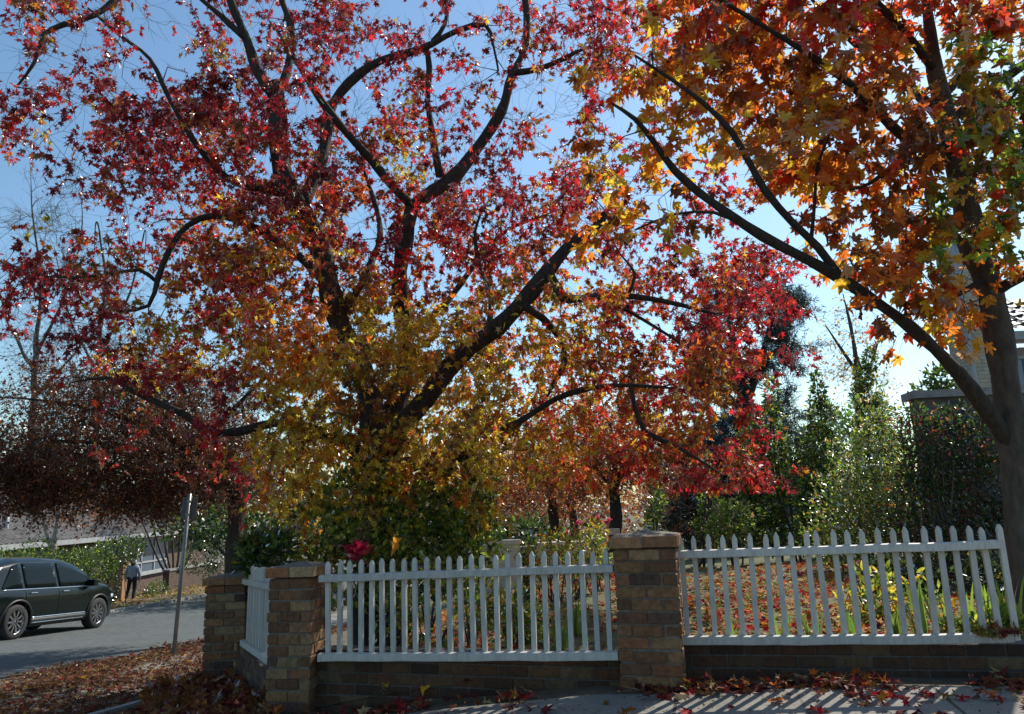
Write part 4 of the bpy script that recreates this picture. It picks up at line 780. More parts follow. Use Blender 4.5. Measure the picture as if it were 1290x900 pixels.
xy = clumpy(750, -4.2, -1.9, 5.6, 8.6, 5.0, -.3, 1.0, lambda x, y: abs(x + 2.75 - .45 * (7 - y)) < .55)
litter('fallen_leaves', xy, gz(xy[:, 0], xy[:, 1]) + .03 + rng.uniform(0, .09, len(xy)), .17, ['brown', 'bronze', 'maro'], [.5, .3, .2], MAPLE, .6, 'heap of large curled brown leaves between the two corner pillars')
xs_ = rng.uniform(-3, 6.5, 1500); ys_ = np.interp(xs_, [-4.2, -2.0, 1.0, 3.5, 9], [6.6, 6.12, 5.38, 4.95, 3.85]) - rng.uniform(0, 1.4, 1500) ** 1.4
litter('leaf_debris', np.c_[xs_, ys_], gz(xs_, ys_) + .012, .026, ['dbrown', 'maro', 'dtan', 'brown'], [.45, .2, .2, .15], DIA, 1.5, 'crumbs of broken brown leaf scattered over the footpath')
me = None
for i in range(70):
    x = rng.uniform(-1.2, 4.6); y = np.interp(x, [-2.0, 1.0, 3.5, 9], [6.0, 5.2, 4.75, 3.9]) - rng.uniform(.05, 1.0)
    if i % 10 == 0:
        a = Acc(); add_leaves(a, np.zeros((1, 3)), np.array([[1., 0, .15]]), np.array([.12]), mixcol(1, ['red', 'maro', 'brown', 'oran'], [.3, .3, .2, .2]), GUM if i % 20 else MAPLE, 1.5, .5); me = a.mesh('fallen_leaf', 'litter')
    o = bpy.data.objects.new('fallen_leaf', me); COL.objects.link(o); o.location = (x, y, gz(x, y) + .03); o.rotation_euler = (0, 0, rng.uniform(0, 6.28)); o.scale = [rng.uniform(.7, 1.2)] * 3
    tag(o, 'single fallen autumn leaf lying apart on the grey concrete footpath', 'leaf', 'single fallen leaves on the footpath')
# ------------------------------------------------------------------ houses, walls, street things
def evalmesh(o, name):
    dg = bpy.context.evaluated_depsgraph_get(); dg.update(); me = bpy.data.meshes.new_from_object(o.evaluated_get(dg)); me.name = name; return me
def gnd(u, v, Y): p = P(u, v, Y); p[2] = gz(p[0], p[1]); return p
def tiles(acc, A, B, up_, rows, pitch=.33, wave=.3, h=.045):
    """tiled roof slope: A->B along the eave, up_ = vector eave to ridge; stepped rows of rolled tiles"""
    A, B, up_ = map(np.asarray, (A, B, up_)); L = np.linalg.norm(B - A); nx = int(L / wave * 4); nr = unit(np.cross(B - A, up_)[None])[0]
    if nr[2] < 0: nr = -nr
    s = np.linspace(0, 1, nx)[:, None]; prof = np.maximum(0, np.cos(s * L / wave * 2 * np.pi)) * h
    rws = []
    for k in range(rows):
        for f, e in ((0, .03), (.97, 0)): rws.append(A + (B - A) * s + up_ * ((k + f) / rows) + nr * (prof + e + rng.normal(size=(nx, 1)) * .004))
    V = np.vstack(rws); m = len(rws); i = np.arange(m - 1)[:, None] * nx; j = np.arange(nx - 1)[None]; acc.add(V, np.stack([i + j, i + j + 1, i + nx + j + 1, i + nx + j], -1).reshape(-1, 4))
lh = thing('brick_house', 'low brown brick house with a grey tiled roof across the side street', 'house', (-19, 36, -2.3))
a = Acc(); a.box((-23.5, 35.5, -1.0), (9, 22, 3.0)); obj('wall', a, 'brown_brick', lh)
a = Acc(); tiles(a, (-18.35, 23.5, .50), (-18.35, 47.2, .50), (-5.6, 0, 2.75), 17); tiles(a, (-28.6, 23.5, .50), (-28.6, 47.2, .50), (4.65, 0, 2.75), 12)
a.add([(-18.4, 23.6, .5), (-28.5, 23.6, .5), (-23.95, 23.6, 3.2), (-18.4, 47.1, .5), (-28.5, 47.1, .5), (-23.95, 47.1, 3.2)], np.array([[0, 2, 1], [3, 4, 5]])); rf = obj('roof', a, 'tile_grey', lh)
a = Acc(); a.box((-18.33, 35.35, .42), (.12, 23.8, .2)); a.box((-18.75, 35.35, .36), (.9, 23.7, .03)); obj('eave', a, 'fascia', lh)
a = Acc(); p = P(6, 680, 29); a.tube([p, p + [0, 0, 1.0]], .09, 8); obj('flue', a, 'fascia', rf)
for (ya, yb, za, zb_) in ((37.2, 41.3, -1.45, .22), (28.2, 31, -1.2, .1)):
    w_ = Acc(); ym = (ya + yb) / 2; zm = (za + zb_) / 2
    for y_ in (ya, yb, ya + (yb - ya) / 3, ya + (yb - ya) * 2 / 3): w_.box((-18.97, y_, zm), (.1, .09, zb_ - za))
    for z_ in (za, zb_, za + (zb_ - za) * .3): w_.box((-18.968, ym, z_), (.1, yb - ya + .1, .08))
    wo = obj('window', w_, 'fascia', lh); a = Acc(); a.box((-18.985, ym, zm), (.03, yb - ya, zb_ - za)); obj('pane', a, 'window_glass', wo); a = Acc(); a.box((-18.94, ym, za - .09), (.18, yb - ya + .2, .09)); obj('sill', a, 'fascia', wo)
# garden edge across the street
t = thing('garden_wall', 'sunlit tan brick wall end beside the walking person', 'wall', gnd(150, 757, 30.5)); p = gnd(147, 757, 31.9); a = Acc(); a.box(p + [0, 0, .8], (.62, .5, 2.0)); obj('brickwork', a, 'tan_brick', t); a = Acc(); a.box(p + [0, 0, 1.84], (.74, .62, .09)); obj('capping', a, 'concrete', t)
t = thing('retaining_wall', 'low brown brick retaining wall behind the leaning sign pole', 'wall', gnd(236, 748, 37)); p0, p1 = gnd(208, 748, 35), gnd(275, 744, 40); d = p1 - p0; L = np.hypot(d[0], d[1]); rz = math.atan2(d[1], d[0])
a = Acc(); a.box((p0 + p1) / 2 + [0, 0, .35], (L, .3, 1.3), rz); obj('brickwork', a, 'brown_brick', t); a = Acc(); a.box((p0 + p1) / 2 + [0, 0, 1.04], (L + .05, .38, .08), rz); obj('capping', a, 'concrete', t)
shrub('hedge', 'long untrimmed green hedge behind the dark car', 'hedge', [px(u, 713 - .02 * u, 23 + u * .03, 22, 20, .9) for u in range(-20, 130, 18)] + [px(48, 688, 25, 14, 12, .6)], 5200, .10, ['green', 'lime', 'dgreen'], [.45, .15, .4], OVAL, 'dull_leaf', 'hedges across the side street', .0, .6, .4, 10)
shrub('hedge', 'taller dark glossy hedge end overhanging the tan brick wall', 'hedge', [px(150, 695, 29, 24, 18, .9), px(165, 690, 29.5, 16, 14, .8), px(128, 708, 28.5, 24, 26, .9), px(110, 722, 28, 26, 26, .9), px(135, 738, 28.3, 12, 24, .6)], 3600, .12, ['green', 'dgreen', 'oliv'], [.4, .5, .1], OVAL, 'glossy_leaf', 'hedges across the side street', .0, .6, .4, 10)
shrub('hedge', 'black green clipped hedge with a sunlit top above the left pillars', 'hedge', [px(u, 700, 33, 20, 27, .8) for u in (256, 280, 304, 328)], 3600, .12, ['dgreen', 'green'], [.8, .2], OVAL, 'dull_leaf', 'hedges across the side street', .0, .65, .25, 8)
shrub('shade_shrub', 'low black green shrubs added in place of a patch of shade right of the walking person', 'shrub', [px(185, 748, 33.5, 15, 12, .6), px(200, 745, 34, 12, 14, .6)], 900, .10, ['green', 'maro'], [.85, .15], OVAL, 'dull_leaf', None, .0, .5, .4, 5)  # shrubs added to stand in for a dark shadow at the wall base
b = gnd(218, 735, 36); t = []
tree('multistem_tree', 'leafless tree with many thin stems fanning out in front of the white window', [(*b, .10), (b[0], b[1], b[2] + .5, .09), (b[0] + .05, b[1], b[2] + .9, .08)], [[(b[0], b[1], b[2] + .3, .06), tuple(P(218 + k * 7, 700, 36)) + (.05,), tuple(P(216 + k * 12, 660, 36 + k * .1)) + (.035,), tuple(P(214 + k * 16, 620, 36 + k * .2)) + (.015,)] for k in (-3, -2, -1, 0, 1, 2, 3)], [px(215, 640, 36, 62, 34, 1.6), px(180, 640, 36, 40, 24, 1.4)], 220, 2, 4, .5, .09, ['bronze', 'brown', 'oran'], [.5, .3, .2], DIA, 'dull_leaf', 'bark_grey', None, 'twig', -.2, .012, True, .4)
b = gnd(66, 720, 26)
tree('pale_tree', 'small tree with white forked trunk in front of the tiled roof', [(*b, .14), tuple(P(65, 700, 26)) + (.13,), tuple(P(66, 682, 26)) + (.12,)], [[tuple(P(66, 690, 26)) + (.09,), tuple(P(59, 672, 26)) + (.06,), tuple(P(55, 650, 26)) + (.04,), tuple(P(48, 620, 26)) + (.02,)], [tuple(P(66, 688, 26)) + (.09,), tuple(P(71, 665, 26)) + (.065,), tuple(P(74, 640, 26)) + (.05,), tuple(P(80, 600, 26)) + (.02,)]], [px(60, 615, 26, 60, 34, 1.6), px(110, 640, 26.5, 44, 22, 1.4)], 160, 4, 5, .4, .09, ['oran', 'bronze', 'brown'], [.4, .35, .25], DIA, 'autumn_leaf', 'bark_pale', None, 'twig_grey', .1, .010, True, .4)

# leaning sign pole on the verge
b = gnd(219, 803, 11.6); tp = P(239, 622, 11.6); t = thing('sign_pole', 'leaning galvanised pole with a small sign plate on the leafy verge', 'sign pole', b)
a = Acc(); a.tube([b - [0, 0, .2], (b + tp) / 2, tp], .030, 12); obj('pole', a, 'galv', t); d = unit((tp - b)[None])[0]
a = Acc(); c = tp - d * .22 + np.array([0, .045, 0]); M = np.stack([np.array([.93, .36, 0]), np.cross(d, [.93, .36, 0]), d], -1); a.box(c, (.22, .008, .33), M=M); pl = obj('sign_plate', a, 'plate_back', t); bv = pl.modifiers.new('bevel', 'BEVEL'); bv.width = .02; bv.affect = 'EDGES'; bv.width = .003
a = Acc()
for s_ in (.12, .32): a.revolve([(-.015, .036), (.015, .036)], 12, np.array([[1, 0, 0], [0, 0, -1], [0, 1, 0]]), tp - d * s_)
obj('clamp', a, 'galv', t); a = Acc(); q = b + (tp - b) * .42; a.tube([q, q + [-.09, .02, .01]], .008, 6); obj('bolt', a, 'galv', t)

# right: garage wall and two storey house
g0, g1 = P(1163, 560, 10.95), P(1420, 560, 10.6); ztop = P(1200, 500, 10.9)[2]; d = g1 - g0; L = np.hypot(d[0], d[1]); rz = math.atan2(d[1], d[0]); mid = (g0 + g1) / 2; gb = -.1
t = thing('garage', 'dark rendered garage wall with a grey concrete coping at the right', 'garage', (mid[0], mid[1], gb))
off = np.array([-math.sin(rz), math.cos(rz), 0])
a = Acc(); a.box([mid[0], mid[1], 0] + off * .15 + [0, 0, (ztop + gb) / 2], (L, .3, ztop - gb), rz); obj('wall', a, 'garage_wall', t); a = Acc(); a.box([mid[0], mid[1], 0] + off * .15 + [0, 0, ztop + .05], (L + .16, .46, .11), rz); obj('coping', a, 'capping', t)
hY = 17.0; c0 = P(1214, 480, hY); c1 = P(1258, 480, hY); ze = P(1290, 424, hY)[2]
t = thing('two_storey_house', 'two storey house with cream brick chimney, white gutter and dark tiles at the right edge', 'house', (c1[0] + 2, hY + 3, -.2))
a = Acc(); a.box((c1[0] + 5.3, hY + 1.3, ze / 2 - .3), (9.0, 2.0, ze + .2)); obj('wall', a, 'stucco', t)
a = Acc(); a.box(((c0[0] + c1[0]) / 2 + .05, hY + .1, 3.6), (c1[0] - c0[0] - .1, .9, 7.6)); ch = obj('chimney', a, 'cream_brick', t)
a = Acc(); a.box(((c0[0] + c1[0]) / 2 + .05, hY + .1, 7.48), (c1[0] - c0[0] + .06, 1.04, .2)); obj('chimney_cap', a, 'concrete', ch)
a = Acc(); a.tube([(c0[0] + .02, hY - .38, 0), (c0[0] + .02, hY - .38, 7.2)], .055, 10); obj('downpipe', a, 'fascia', t)
a = Acc(); a.box((c1[0] + 4.2, hY - .1, ze), (8.8, .16, .2)); a.box((c1[0] + 4.2, hY + .15, ze - .08), (8.8, .5, .03)); obj('gutter', a, 'fascia', t)
a = Acc(); tiles(a, (c1[0] - .1, hY - .2, ze + .12), (c1[0] + 8.7, hY - .2, ze + .12), (0, 1.6, 1.1), 7); obj('roof', a, 'tile_dark', t)
a = Acc(); wx = P(1300, 450, hY)[0]; 
for q in (-.6, 0, .6): a.box((wx + q, hY + .27, ze - 1.2), (.07, .1, 1.5))
for q in (-.75, 0, .75): a.box((wx, hY + .268, ze - 1.2 + q), (1.27, .1, .07))
wo = obj('window', a, 'fascia', t); a = Acc(); a.box((wx, hY + .285, ze - 1.2), (1.2, .03, 1.5)); obj('pane', a, 'window_glass', wo)

# back of the garden: gate, post, low walls
def lowwall(name, label, u0, u1, vt, Y, mat_, cap, thick=.2, Y2=None, cat='wall', hmin=.3):
    p0, p1 = P(u0, vt, Y), P(u1, vt, Y2 or Y); d = p1 - p0; L = np.hypot(d[0], d[1]); rz = math.atan2(d[1], d[0]); m_ = (p0 + p1) / 2; zb = min(gz(p0[0], p0[1]), gz(p1[0], p1[1])) - .1
    t = thing(name, label, cat, (m_[0], m_[1], zb)); a = Acc(); a.box((m_[0], m_[1], (m_[2] + zb) / 2 - .03), (L, thick, m_[2] - zb - .06), rz); obj('wall', a, mat_, t); a = Acc(); a.box((m_[0], m_[1], m_[2] - .02), (L + .04, thick + .08, .08), rz); obj('capping', a, cap, t)
lowwall('rendered_wall', 'low cream rendered wall behind the rose bushes', 676, 742, 684, 13.5, 'render_wall', 'render_wall')
lowwall('gate_post', 'dark brick gate post with a pale cap between the rose bushes', 657, 672, 690, 10.6, 'brown_brick', 'concrete', .23, cat='gate post')
lowwall('white_wall', 'low white wall at the left of the brick gate post', 600, 655, 682, 15, 'white_paint', 'white_paint')
p0, p1 = P(734, 700, 12), P(782, 700, 12.2); zb = gz(p0[0], p0[1]) + .05; t = thing('garden_gate', 'weathered grey garden gate with a dipped top beside the wide pillar', 'gate', (p0[0], p0[1], zb)); a = Acc(); n = 7; ht = P(740, 694, 12)[2]
for i in range(n):
    f = (i + .5) / n; x = p0 + (p1 - p0) * f; hh = ht - .09 * math.sin(f * math.pi); a.box((x[0], x[1], (hh + zb) / 2), (np.linalg.norm(p1 - p0) / n - .012, .025, hh - zb))
obj('boards', a, 'old_paint', t)
for z_ in (.15, .75): a = Acc(); a.box(((p0[0] + p1[0]) / 2, p0[1] + .14, zb + z_), (abs(p1[0] - p0[0]), .05, .09)); obj('rail', a, 'old_paint', t)
a = Acc(); q = P(752, 684, 12.1); a.box((q[0], q[1] + .1, q[2]), (.32, .16, .14), .1); obj('letterbox', a, 'old_paint', t)
dh = P(628, 690, 42); zb = gz(dh[0], dh[1]); t = thing('distant_house', 'pinkish far house with veranda posts glimpsed left of the rose bushes', 'house', (dh[0], dh[1], zb)); a = Acc(); a.box(dh * [1, 1, 0] + [-2, 3, zb + 1.5], (8, 6, 3)); obj('wall', a, 'stucco', t)
a = Acc(); tiles(a, (dh[0] - 6.6, dh[1] - 1.2, zb + 2.7), (dh[0] + 2.6, dh[1] - 1.2, zb + 2.7), (0, 4, 1.6), 9); obj('roof', a, 'tile_grey', t)
for k in range(4): a = Acc(); a.box((dh[0] - 5 + k * 2.3, dh[1] - .9, zb + 1.35), (.12, .12, 2.7)); obj('veranda_post', a, 'fascia', t)

# ------------------------------------------------------------------ cars
CX = np.linspace(-2.27, 2.27, 95)
TOPX = [-2.27, -2.22, -2.1, -1.95, -1.7, -1.2, -.4, .25, .6, .95, 1.25, 1.38, 1.7, 2.0, 2.17, 2.24, 2.27]; TOPZ = [.78, 1.02, 1.22, 1.42, 1.57, 1.655, 1.68, 1.645, 1.56, 1.38, 1.17, 1.10, 1.055, .97, .87, .78, .66]
ztf = lambda x: np.interp(x, TOPX, TOPZ); zbf = lambda x: np.interp(x, [-2.27, -2.0, -1.7, 1.8, 2.1, 2.27], [.45, .30, .24, .22, .26, .42]); wf = lambda x: .92 * np.interp(x, [-2.27, -2.15, -1.9, -1.3, .9, 1.7, 2.05, 2.2, 2.27], [.74, .88, .96, 1, 1, .97, .87, .72, .58])
def hw(x, z):
    w = wf(x); lo = np.interp(z, [.2, .34, .5, .72, .93], [.92, .965, .985, 1.0, .985]); y = w * lo
    y = y - np.interp(z, [.93, 1.0, 1.7], [0, .045, .30]) * np.clip((1.5 - x) / .4, 0, 1); r = .10; t = np.clip((z - (ztf(x) - r)) / r, 0, 1); return y * (1 - .22 * t ** 2.2)
def car(name, label, root_loc, rot, paint, group=None):
    t = thing(name, label, 'car', root_loc, group); t.rotation_euler = rot
    a = Acc(); K = 22; rows = []
    for x in CX:
        zb, zt_ = zbf(x), ztf(x); z = zb + (zt_ - zb) * np.linspace(0, 1, K); y = hw(x, z); crown = np.linspace(1, 0, 6)[1:]; yt = y[-1]
        half = [(0, zb)] + list(zip(y, z)) + [(yt * c, zt_ + .03 * (1 - c ** 2)) for c in crown]
        pts = [(x, -p, q) for p, q in half] + [(x, p, q) for p, q in half[-2:0:-1]]; rows.append(pts)
    V = np.array(rows).reshape(-1, 3); n = len(rows[0]); m = len(rows); i = np.arange(m - 1)[:, None] * n; j = np.arange(n)[None]
    a.add(V, [np.stack([i + j, i + n + j, i + n + (j + 1) % n, i + (j + 1) % n], -1).reshape(-1, 4), np.arange(n), np.arange((m - 1) * n, m * n)[::-1]], None, 0, True)
    o = obj('body', a, [paint, 'black_trim'], t, True); c = Acc()
    for x in (-1.36, 1.36):
        for s in (-1, 1): c.revolve([(-.17, 0), (-.17, .415), (.2, .415), (.2, 0)], 40, None, (x, s * .84, .36), None, 1, False)
    cut = bpy.data.objects.new('cut', c.mesh('cut', [paint, 'black_trim'])); COL.objects.link(cut); cut.matrix_world = Matrix.Translation(t.location) @ t.rotation_euler.to_matrix().to_4x4()
    bm = bmesh.new(); bm.from_mesh(cut.data); bmesh.ops.remove_doubles(bm, verts=bm.verts, dist=1e-4); bmesh.ops.recalc_face_normals(bm, faces=bm.faces); bm.to_mesh(cut.data); bm.free()
    bm = bmesh.new(); bm.from_mesh(o.data); bmesh.ops.remove_doubles(bm, verts=bm.verts, dist=1e-5); bmesh.ops.recalc_face_normals(bm, faces=bm.faces); bm.to_mesh(o.data); bm.free()
    md = o.modifiers.new('b', 'BOOLEAN'); md.object = cut; md.solver = 'EXACT'; bpy.context.view_layer.update(); me = evalmesh(o, 'body'); o.modifiers.clear(); old = o.data; o.data = me; bpy.data.objects.remove(cut)
    def side(nm_, x0, x1, zlo, zhi, mat_, s, e=.004, nx=14, nz=5, par=None):
        q = Acc(); X = np.linspace(x0, x1, nx); 
        zl = np.array([zlo(x) if callable(zlo) else zlo for x in X]); zh = np.array([zhi(x) if callable(zhi) else zhi for x in X]); zh = np.maximum(zh, zl + .002); f = np.linspace(0, 1, nz)[:, None]; Z = zl + (zh - zl) * f; XX = np.tile(X, (nz, 1)); Yy = (hw(XX, Z) + e) * s
        VV = np.stack([XX, Yy, Z], -1).reshape(-1, 3); i = np.arange(nz - 1)[:, None] * nx; j = np.arange(nx - 1)[None]; fc = np.stack([i + j, i + j + 1, i + nx + j + 1, i + nx + j], -1).reshape(-1, 4)
        q.add(VV, fc if s < 0 else fc[:, ::-1], None, 0, True); oo = obj(nm_, q, mat_, par or t, True); so_ = oo.modifiers.new('s', 'SOLIDIFY'); so_.thickness = .006; so_.offset = 1; return oo
    zh = lambda x: min(ztf(x) - .10, 1.56)
    for s in (-1, 1):
        for x0, x1, k in ((-1.78, -1.22, 0), (-1.14, -.16, 1), (-.08, 1.08, 2)):
            lo_ = 1.03
            if k == 0: f = lambda x: min(zh(x), 1.03 + (x + 1.80) * 1.3)
            else: f = zh
            side('side_window', x0, x1, lo_, f, 'car_glass', s, .003)
        side('window_trim', -1.80, 1.10, 1.005, 1.022, 'chrome', s, .004, 24, 2)
        side('sill_cladding', -.93, .93, .25, .40, 'black_trim', s, .008, 20, 3); side('sill_strip', -.93, .93, .405, .43, 'chrome', s, .010, 20, 2)
        side('lower_crease', -.9, .9, .30, .315, 'chrome', s, .016, 20, 2)
        for dx, w_ in ((-1.16, .9), (-.12, .9), (.98, .95)): side('door_seam', dx, dx + .008, .45, 1.0, 'black_trim', s, .001, 2, 8)
        for dx in (-.95, .08):
            q = Acc(); yy = hw(dx, .93) + .02; q.box((dx, s * yy, .93), (.2, .03, .026)); hd = obj('door_handle', q, 'chrome', t, True); bv = hd.modifiers.new('b', 'BEVEL'); bv.width = .01; bv.segments = 2
        q = Acc(); q.box((.93, s * (hw(.93, 1.05) + .12), 1.09), (.13, .22, .15)); q.box((.95, s * (hw(.95, 1.02) + .02), 1.03), (.07, .12, .04)); mr = obj('mirror', q, paint, t, True); bv = mr.modifiers.new('b', 'BEVEL'); bv.width = .045; bv.segments = 3
        side('headlight', 1.88, 2.2, lambda x: .70 + .02 * (x - 1.88), lambda x: .79, 'lens_clear', s, .005, 8, 3); side('tail_light', -2.2, -1.9, .86, lambda x: .97, 'lens_red', s, .005, 8, 3)
        for x in (-1.36, 1.36):
            q = Acc(); th = np.linspace(-.15, math.pi + .15, 26); pp = [(x + .43 * math.cos(k), s * (hw(x + .43 * math.cos(k), .36 + .43 * math.sin(k)) + .004), .36 + .43 * math.sin(k)) for k in th]; q.tube(pp, .028, 6); obj('arch_trim', q, 'black_trim', t, True)
            w_ = Acc(); y0 = s * .80; w_.revolve([(-.115, .24), (-.12, .31), (-.10, .35), (-.05, .362), (.05, .362), (.10, .35), (.12, .31), (.115, .24)], 36, None, (x, y0, .36)); wo_ = obj('wheel', w_, 'rubber', t, True)
            q = Acc(); q.revolve([(s * .05, .02), (s * .06, .05), (s * .03, .07)], 20, None, (x, y0, .36)); q.revolve([(s * .09, .262), (s * .11, .25), (s * .07, .235), (-s * .05, .225)], 36, None, (x, y0, .36))
            for k in range(10):
                for off in (-.055, .055):
                    th = 2 * math.pi * k / 10 + off; r0_, r1_ = .045, .25; ca, sa = math.cos(th), math.sin(th); M = np.array([[ca, 0, -sa], [0, 1, 0], [sa, 0, ca]]); q.box(np.array([x + ca * (r0_ + r1_) / 2, y0 + s * .075, .36 + sa * (r0_ + r1_) / 2]), (r1_ - r0_, .035, .017), M=M)
            obj('rim', q, 'alloy', wo_, True); q = Acc(); q.revolve([(s * .03, .0), (s * .03, .235)], 24, None, (x, y0 - s * .02, .36)); obj('brake_disc', q, 'black_trim', wo_, True)
    for nm_, X in (('windscreen', np.linspace(.56, 1.28, 12)), ('rear_window', np.linspace(-2.12, -1.80, 8))):
        q = Acc(); f = np.linspace(-.9, .9, 13); V = []
        for x in X:
            yt = hw(x, ztf(x)); V += [(x + (.008 if nm_ == 'windscreen' else -.008), yt * g_, ztf(x) + .03 * (1 - g_ ** 2) + .006) for g_ in f]
        i = np.arange(len(X) - 1)[:, None] * 13; j = np.arange(12)[None]; q.add(np.array(V), np.stack([i + j, i + 13 + j, i + 14 + j, i + j + 1], -1).reshape(-1, 4), None, 0, True); obj(nm_, q, 'car_glass', t, True)
    q = Acc(); q.box((2.255, 0, .66), (.05, .9, .22)); gr = obj('grille', q, 'black_trim', t, True); q = Acc(); q.box((0, 0, .27), (3.6, 1.2, .14)); obj('underbody', q, 'black_trim', t, True)
    return t
pr, pf = P(17, 801, 16.5), P(121, 785, 19.2); hd = math.atan2(pf[1] - pr[1], pf[0] - pr[0]); L = np.linalg.norm(pf - pr); pit = math.asin((pr[2] - pf[2]) / L)
c = (pr + pf) / 2 + np.array([-.06, -.05, 0]) + .80 * np.array([-math.sin(hd), math.cos(hd), 0]); c[2] = (gz(pr[0], pr[1]) + gz(pf[0], pf[1])) / 2 + .012; print('car', L, math.degrees(hd), c)
pit = math.asin((gz(pr[0], pr[1]) - gz(pf[0], pf[1])) / L)
car('parked_car', 'dark green black car with silver spoked wheels on the side street', c, (0, pit, hd), 'car_paint')
q = gnd(858, 690, 44); car('parked_car', 'silver car parked far off, seen between dark trunks over the wide pillar', (q[0] + .3, q[1], gz(q[0], q[1])), (0, 0, R(8)), 'silver_paint')

# ------------------------------------------------------------------ person
def skin(name, V, E, rad, sub=1):
    me = bpy.data.meshes.new(name); me.from_pydata([tuple(v) for v in V], E, []); o = bpy.data.objects.new(name, me); COL.objects.link(o)
    o.modifiers.new('s', 'SKIN'); s2 = o.modifiers.new('d', 'SUBSURF'); s2.levels = s2.render_levels = sub
    for i, r in enumerate(rad):
        sv = me.skin_vertices[0].data[i]; sv.radius = r if isinstance(r, tuple) else (r, r); sv.use_root = (i == 0)
    out = evalmesh(o, name); bpy.data.objects.remove(o)
    for p in out.polygons: p.use_smooth = True
    return out
pp = gnd(165, 757, 31); pt = thing('person', 'person in a grey blue jacket, dark trousers and pale hat walking on the far verge', 'person', pp, rz=R(14))
# local: faces +y (away, up the street); left leg forward, right leg trailing
J = {'pel': (0, 0, .92), 'sp': (0, .01, 1.08), 'ch': (0, .02, 1.27), 'ne': (0, .025, 1.43), 'he': (0, .04, 1.53), 'ht': (0, .045, 1.63),
     'ls': (-.17, .02, 1.36), 'le': (-.24, -.03, 1.10), 'lw': (-.25, .08, .88), 'rs': (.17, .02, 1.36), 're': (.25, -.02, 1.10), 'rw': (.26, .07, .87),
     'lh': (-.09, 0, .88), 'lk': (-.15, .14, .50), 'la': (-.21, .06, .10), 'lt': (-.22, .24, .04), 'rh': (.09, 0, .88), 'rk': (.09, .06, .48), 'ra': (.08, -.10, .10), 'rt': (.08, .10, .04)}
k = list(J); ix = {n_: i for i, n_ in enumerate(k)}
E = [('pel', 'sp'), ('sp', 'ch'), ('ch', 'ne'), ('ne', 'he'), ('he', 'ht'), ('ch', 'ls'), ('ls', 'le'), ('le', 'lw'), ('ch', 'rs'), ('rs', 're'), ('re', 'rw'), ('pel', 'lh'), ('lh', 'lk'), ('lk', 'la'), ('la', 'lt'), ('pel', 'rh'), ('rh', 'rk'), ('rk', 'ra'), ('ra', 'rt')]
rd = dict(pel=(.15, .11), sp=(.14, .10), ch=(.16, .11), ne=.055, he=(.075, .09), ht=(.07, .085), ls=.06, le=.042, lw=.03, rs=.06, re=.042, rw=.03, lh=.085, lk=.06, la=.042, lt=.035, rh=.085, rk=.06, ra=.042, rt=.035)
V = [J[x] for x in k]; E2 = [(ix[a_], ix[b_]) for a_, b_ in E]; RD = [rd[x] for x in k]
for s, wn in ((-1, 'lw'), (1, 'rw')):
    w0 = np.array(J[wn]); pm = w0 + [0, .02, -.07]; i0 = len(V); V.append(tuple(pm)); RD.append((.018, .036)); E2.append((ix[wn], i0))
    for f, (dy, ln) in enumerate(((.03, .075), (.01, .085), (-.01, .08), (-.03, .062))):
        V.append(tuple(pm + [0, dy, -.035])); RD.append(.009); E2.append((i0, len(V) - 1)); V.append(tuple(pm + [-s * .012, dy + .004, -.035 - ln * .55])); RD.append(.008); E2.append((len(V) - 2, len(V) - 1)); V.append(tuple(pm + [-s * .03, dy + .012, -.03 - ln])); RD.append(.007); E2.append((len(V) - 2, len(V) - 1))
    V.append(tuple(pm + [-s * .02, .045, .01])); RD.append(.011); E2.append((i0, len(V) - 1)); V.append(tuple(pm + [-s * .03, .06, -.03])); RD.append(.009); E2.append((len(V) - 2, len(V) - 1))
me = skin('body', V, E2, RD); me.materials.append(MATS['skin']); obj('body', me, None, pt, True)
S_ = lambda names, edges, rr, nm_, mat_: (lambda m_: (m_.materials.append(MATS[mat_]), obj(nm_, m_, None, pt, True)))(skin(nm_, names, edges, rr))
tj = lambda n_, d=(0, 0, 0): tuple(np.array(J[n_]) + d)
S_([tj('pel', (0, 0, -.12)), tj('pel'), tj('sp'), tj('ch'), tj('ne', (0, 0, -.02)), tj('ls'), tj('le'), tj('lw', (0, 0, .02)), tj('rs'), tj('re'), tj('rw', (0, 0, .02))], [(0, 1), (1, 2), (2, 3), (3, 4), (3, 5), (5, 6), (6, 7), (3, 8), (8, 9), (9, 10)], [(.20, .15), (.195, .15), (.185, .145), (.185, .14), .075, .085, .068, .055, .085, .068, .055], 'jacket', 'jacket')
S_([tj('pel', (0, 0, -.02)), tj('lh'), tj('lk'), tj('la', (0, 0, .02)), tj('rh'), tj('rk'), tj('ra', (0, 0, .02))], [(0, 1), (1, 2), (2, 3), (0, 4), (4, 5), (5, 6)], [(.155, .12), .10, .08, .062, .10, .08, .062], 'trousers', 'trousers')
for a_, b_ in (('la', 'lt'), ('ra', 'rt')): S_([tj(a_, (0, -.05, -.055)), tj(a_, (0, .04, -.05)), tj(b_, (0, .02, 0))], [(0, 1), (1, 2)], [.048, .05, .04], 'shoe', 'shoe')
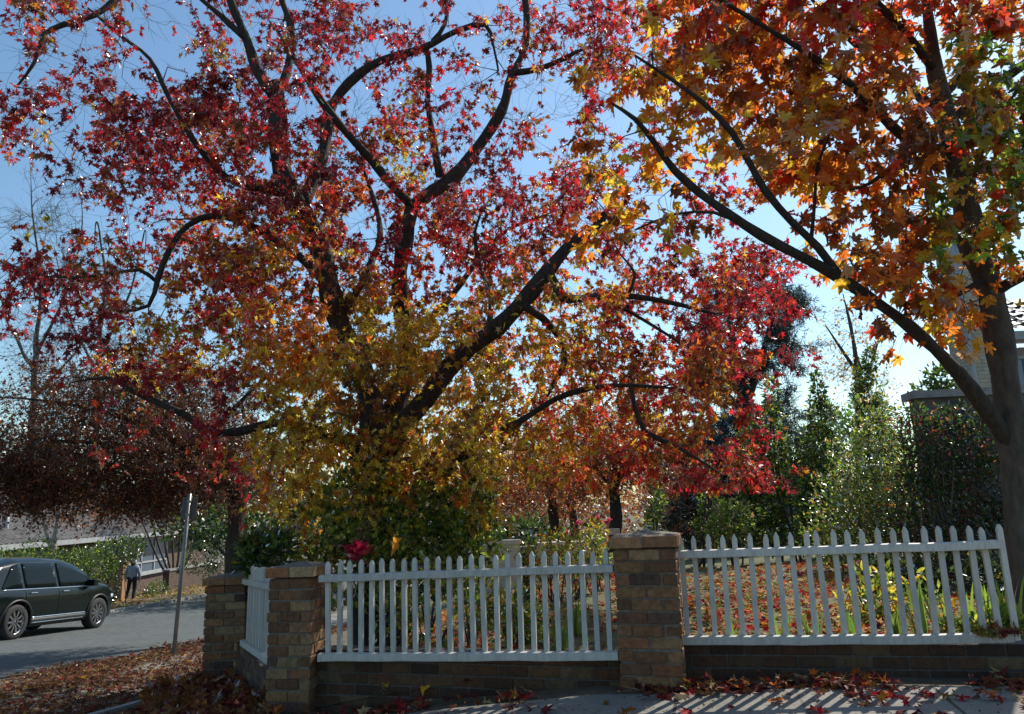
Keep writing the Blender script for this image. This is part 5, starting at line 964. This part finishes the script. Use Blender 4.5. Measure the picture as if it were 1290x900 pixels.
a = Acc(); prof = [(-.07, .102), (-.03, .112), (.02, .112), (.07, .1), (.115, .07), (.135, .0)]; a.revolve(prof, 20, np.array([[1, 0, 0], [0, 0, -1], [0, 1, 0]]), (0, .04, 1.60)); obj('hat', a, 'hat', pt, True)
a = Acc(); a.revolve([(-.16, .05), (-.13, .085), (-.07, .098), (-.03, .097), (.0, .09)], 16, np.array([[1, 0, 0], [0, 0, -1], [0, 1, 0]]), (0, .02, 1.56)); obj('hair', a, 'hair', pt, True)
a = Acc(); a.box((0, .135, 1.53), (.022, .03, .04)); a.box((-.03, .125, 1.555), (.02, .012, .01)); a.box((.03, .125, 1.555), (.02, .012, .01)); a.box((0, .125, 1.49), (.045, .012, .01)); obj('face', a, 'skin', pt, True)
# ------------------------------------------------------------------ light
AZ, EL = R(41), R(43)
w = bpy.data.worlds.new('World'); SC.world = w; w.use_nodes = True; nt = w.node_tree; bg = nt.nodes['Background']
sky = nt.nodes.new('ShaderNodeTexSky'); sky.sky_type = 'NISHITA'; sky.sun_disc = False; sky.sun_elevation = EL; sky.sun_rotation = AZ
sky.air_density = 1.2; sky.dust_density = .6; sky.ozone_density = 1.6; sky.altitude = 50
tn = nt.nodes.new('ShaderNodeVectorMath'); tn.operation = 'MULTIPLY'; tn.inputs[1].default_value = (.90, 1.08, 1.14); nt.links.new(sky.outputs[0], tn.inputs[0]); nt.links.new(tn.outputs[0], bg.inputs[0]); bg.inputs[1].default_value = .118
sl = bpy.data.lights.new('sun', 'SUN'); sl.energy = 5; sl.angle = R(.53); sl.color = (1, .94, .84); so = bpy.data.objects.new('sun', sl); COL.objects.link(so)
sd = Vector((math.sin(AZ) * math.cos(EL), math.cos(AZ) * math.cos(EL), math.sin(EL))); so.rotation_euler = sd.to_track_quat('Z', 'Y').to_euler(); so.location = (20, 20, 30)
SC.view_settings.view_transform = 'Standard'; SC.view_settings.look = 'None'; SC.view_settings.exposure = 0.22; SC.view_settings.gamma = 1; SC.view_settings.use_curve_mapping = False
SC.cycles.max_bounces = 8; SC.cycles.diffuse_bounces = 4; SC.cycles.transmission_bounces = 6; SC.cycles.glossy_bounces = 3; SC.cycles.use_denoising = True
SC.render.film_transparent = False
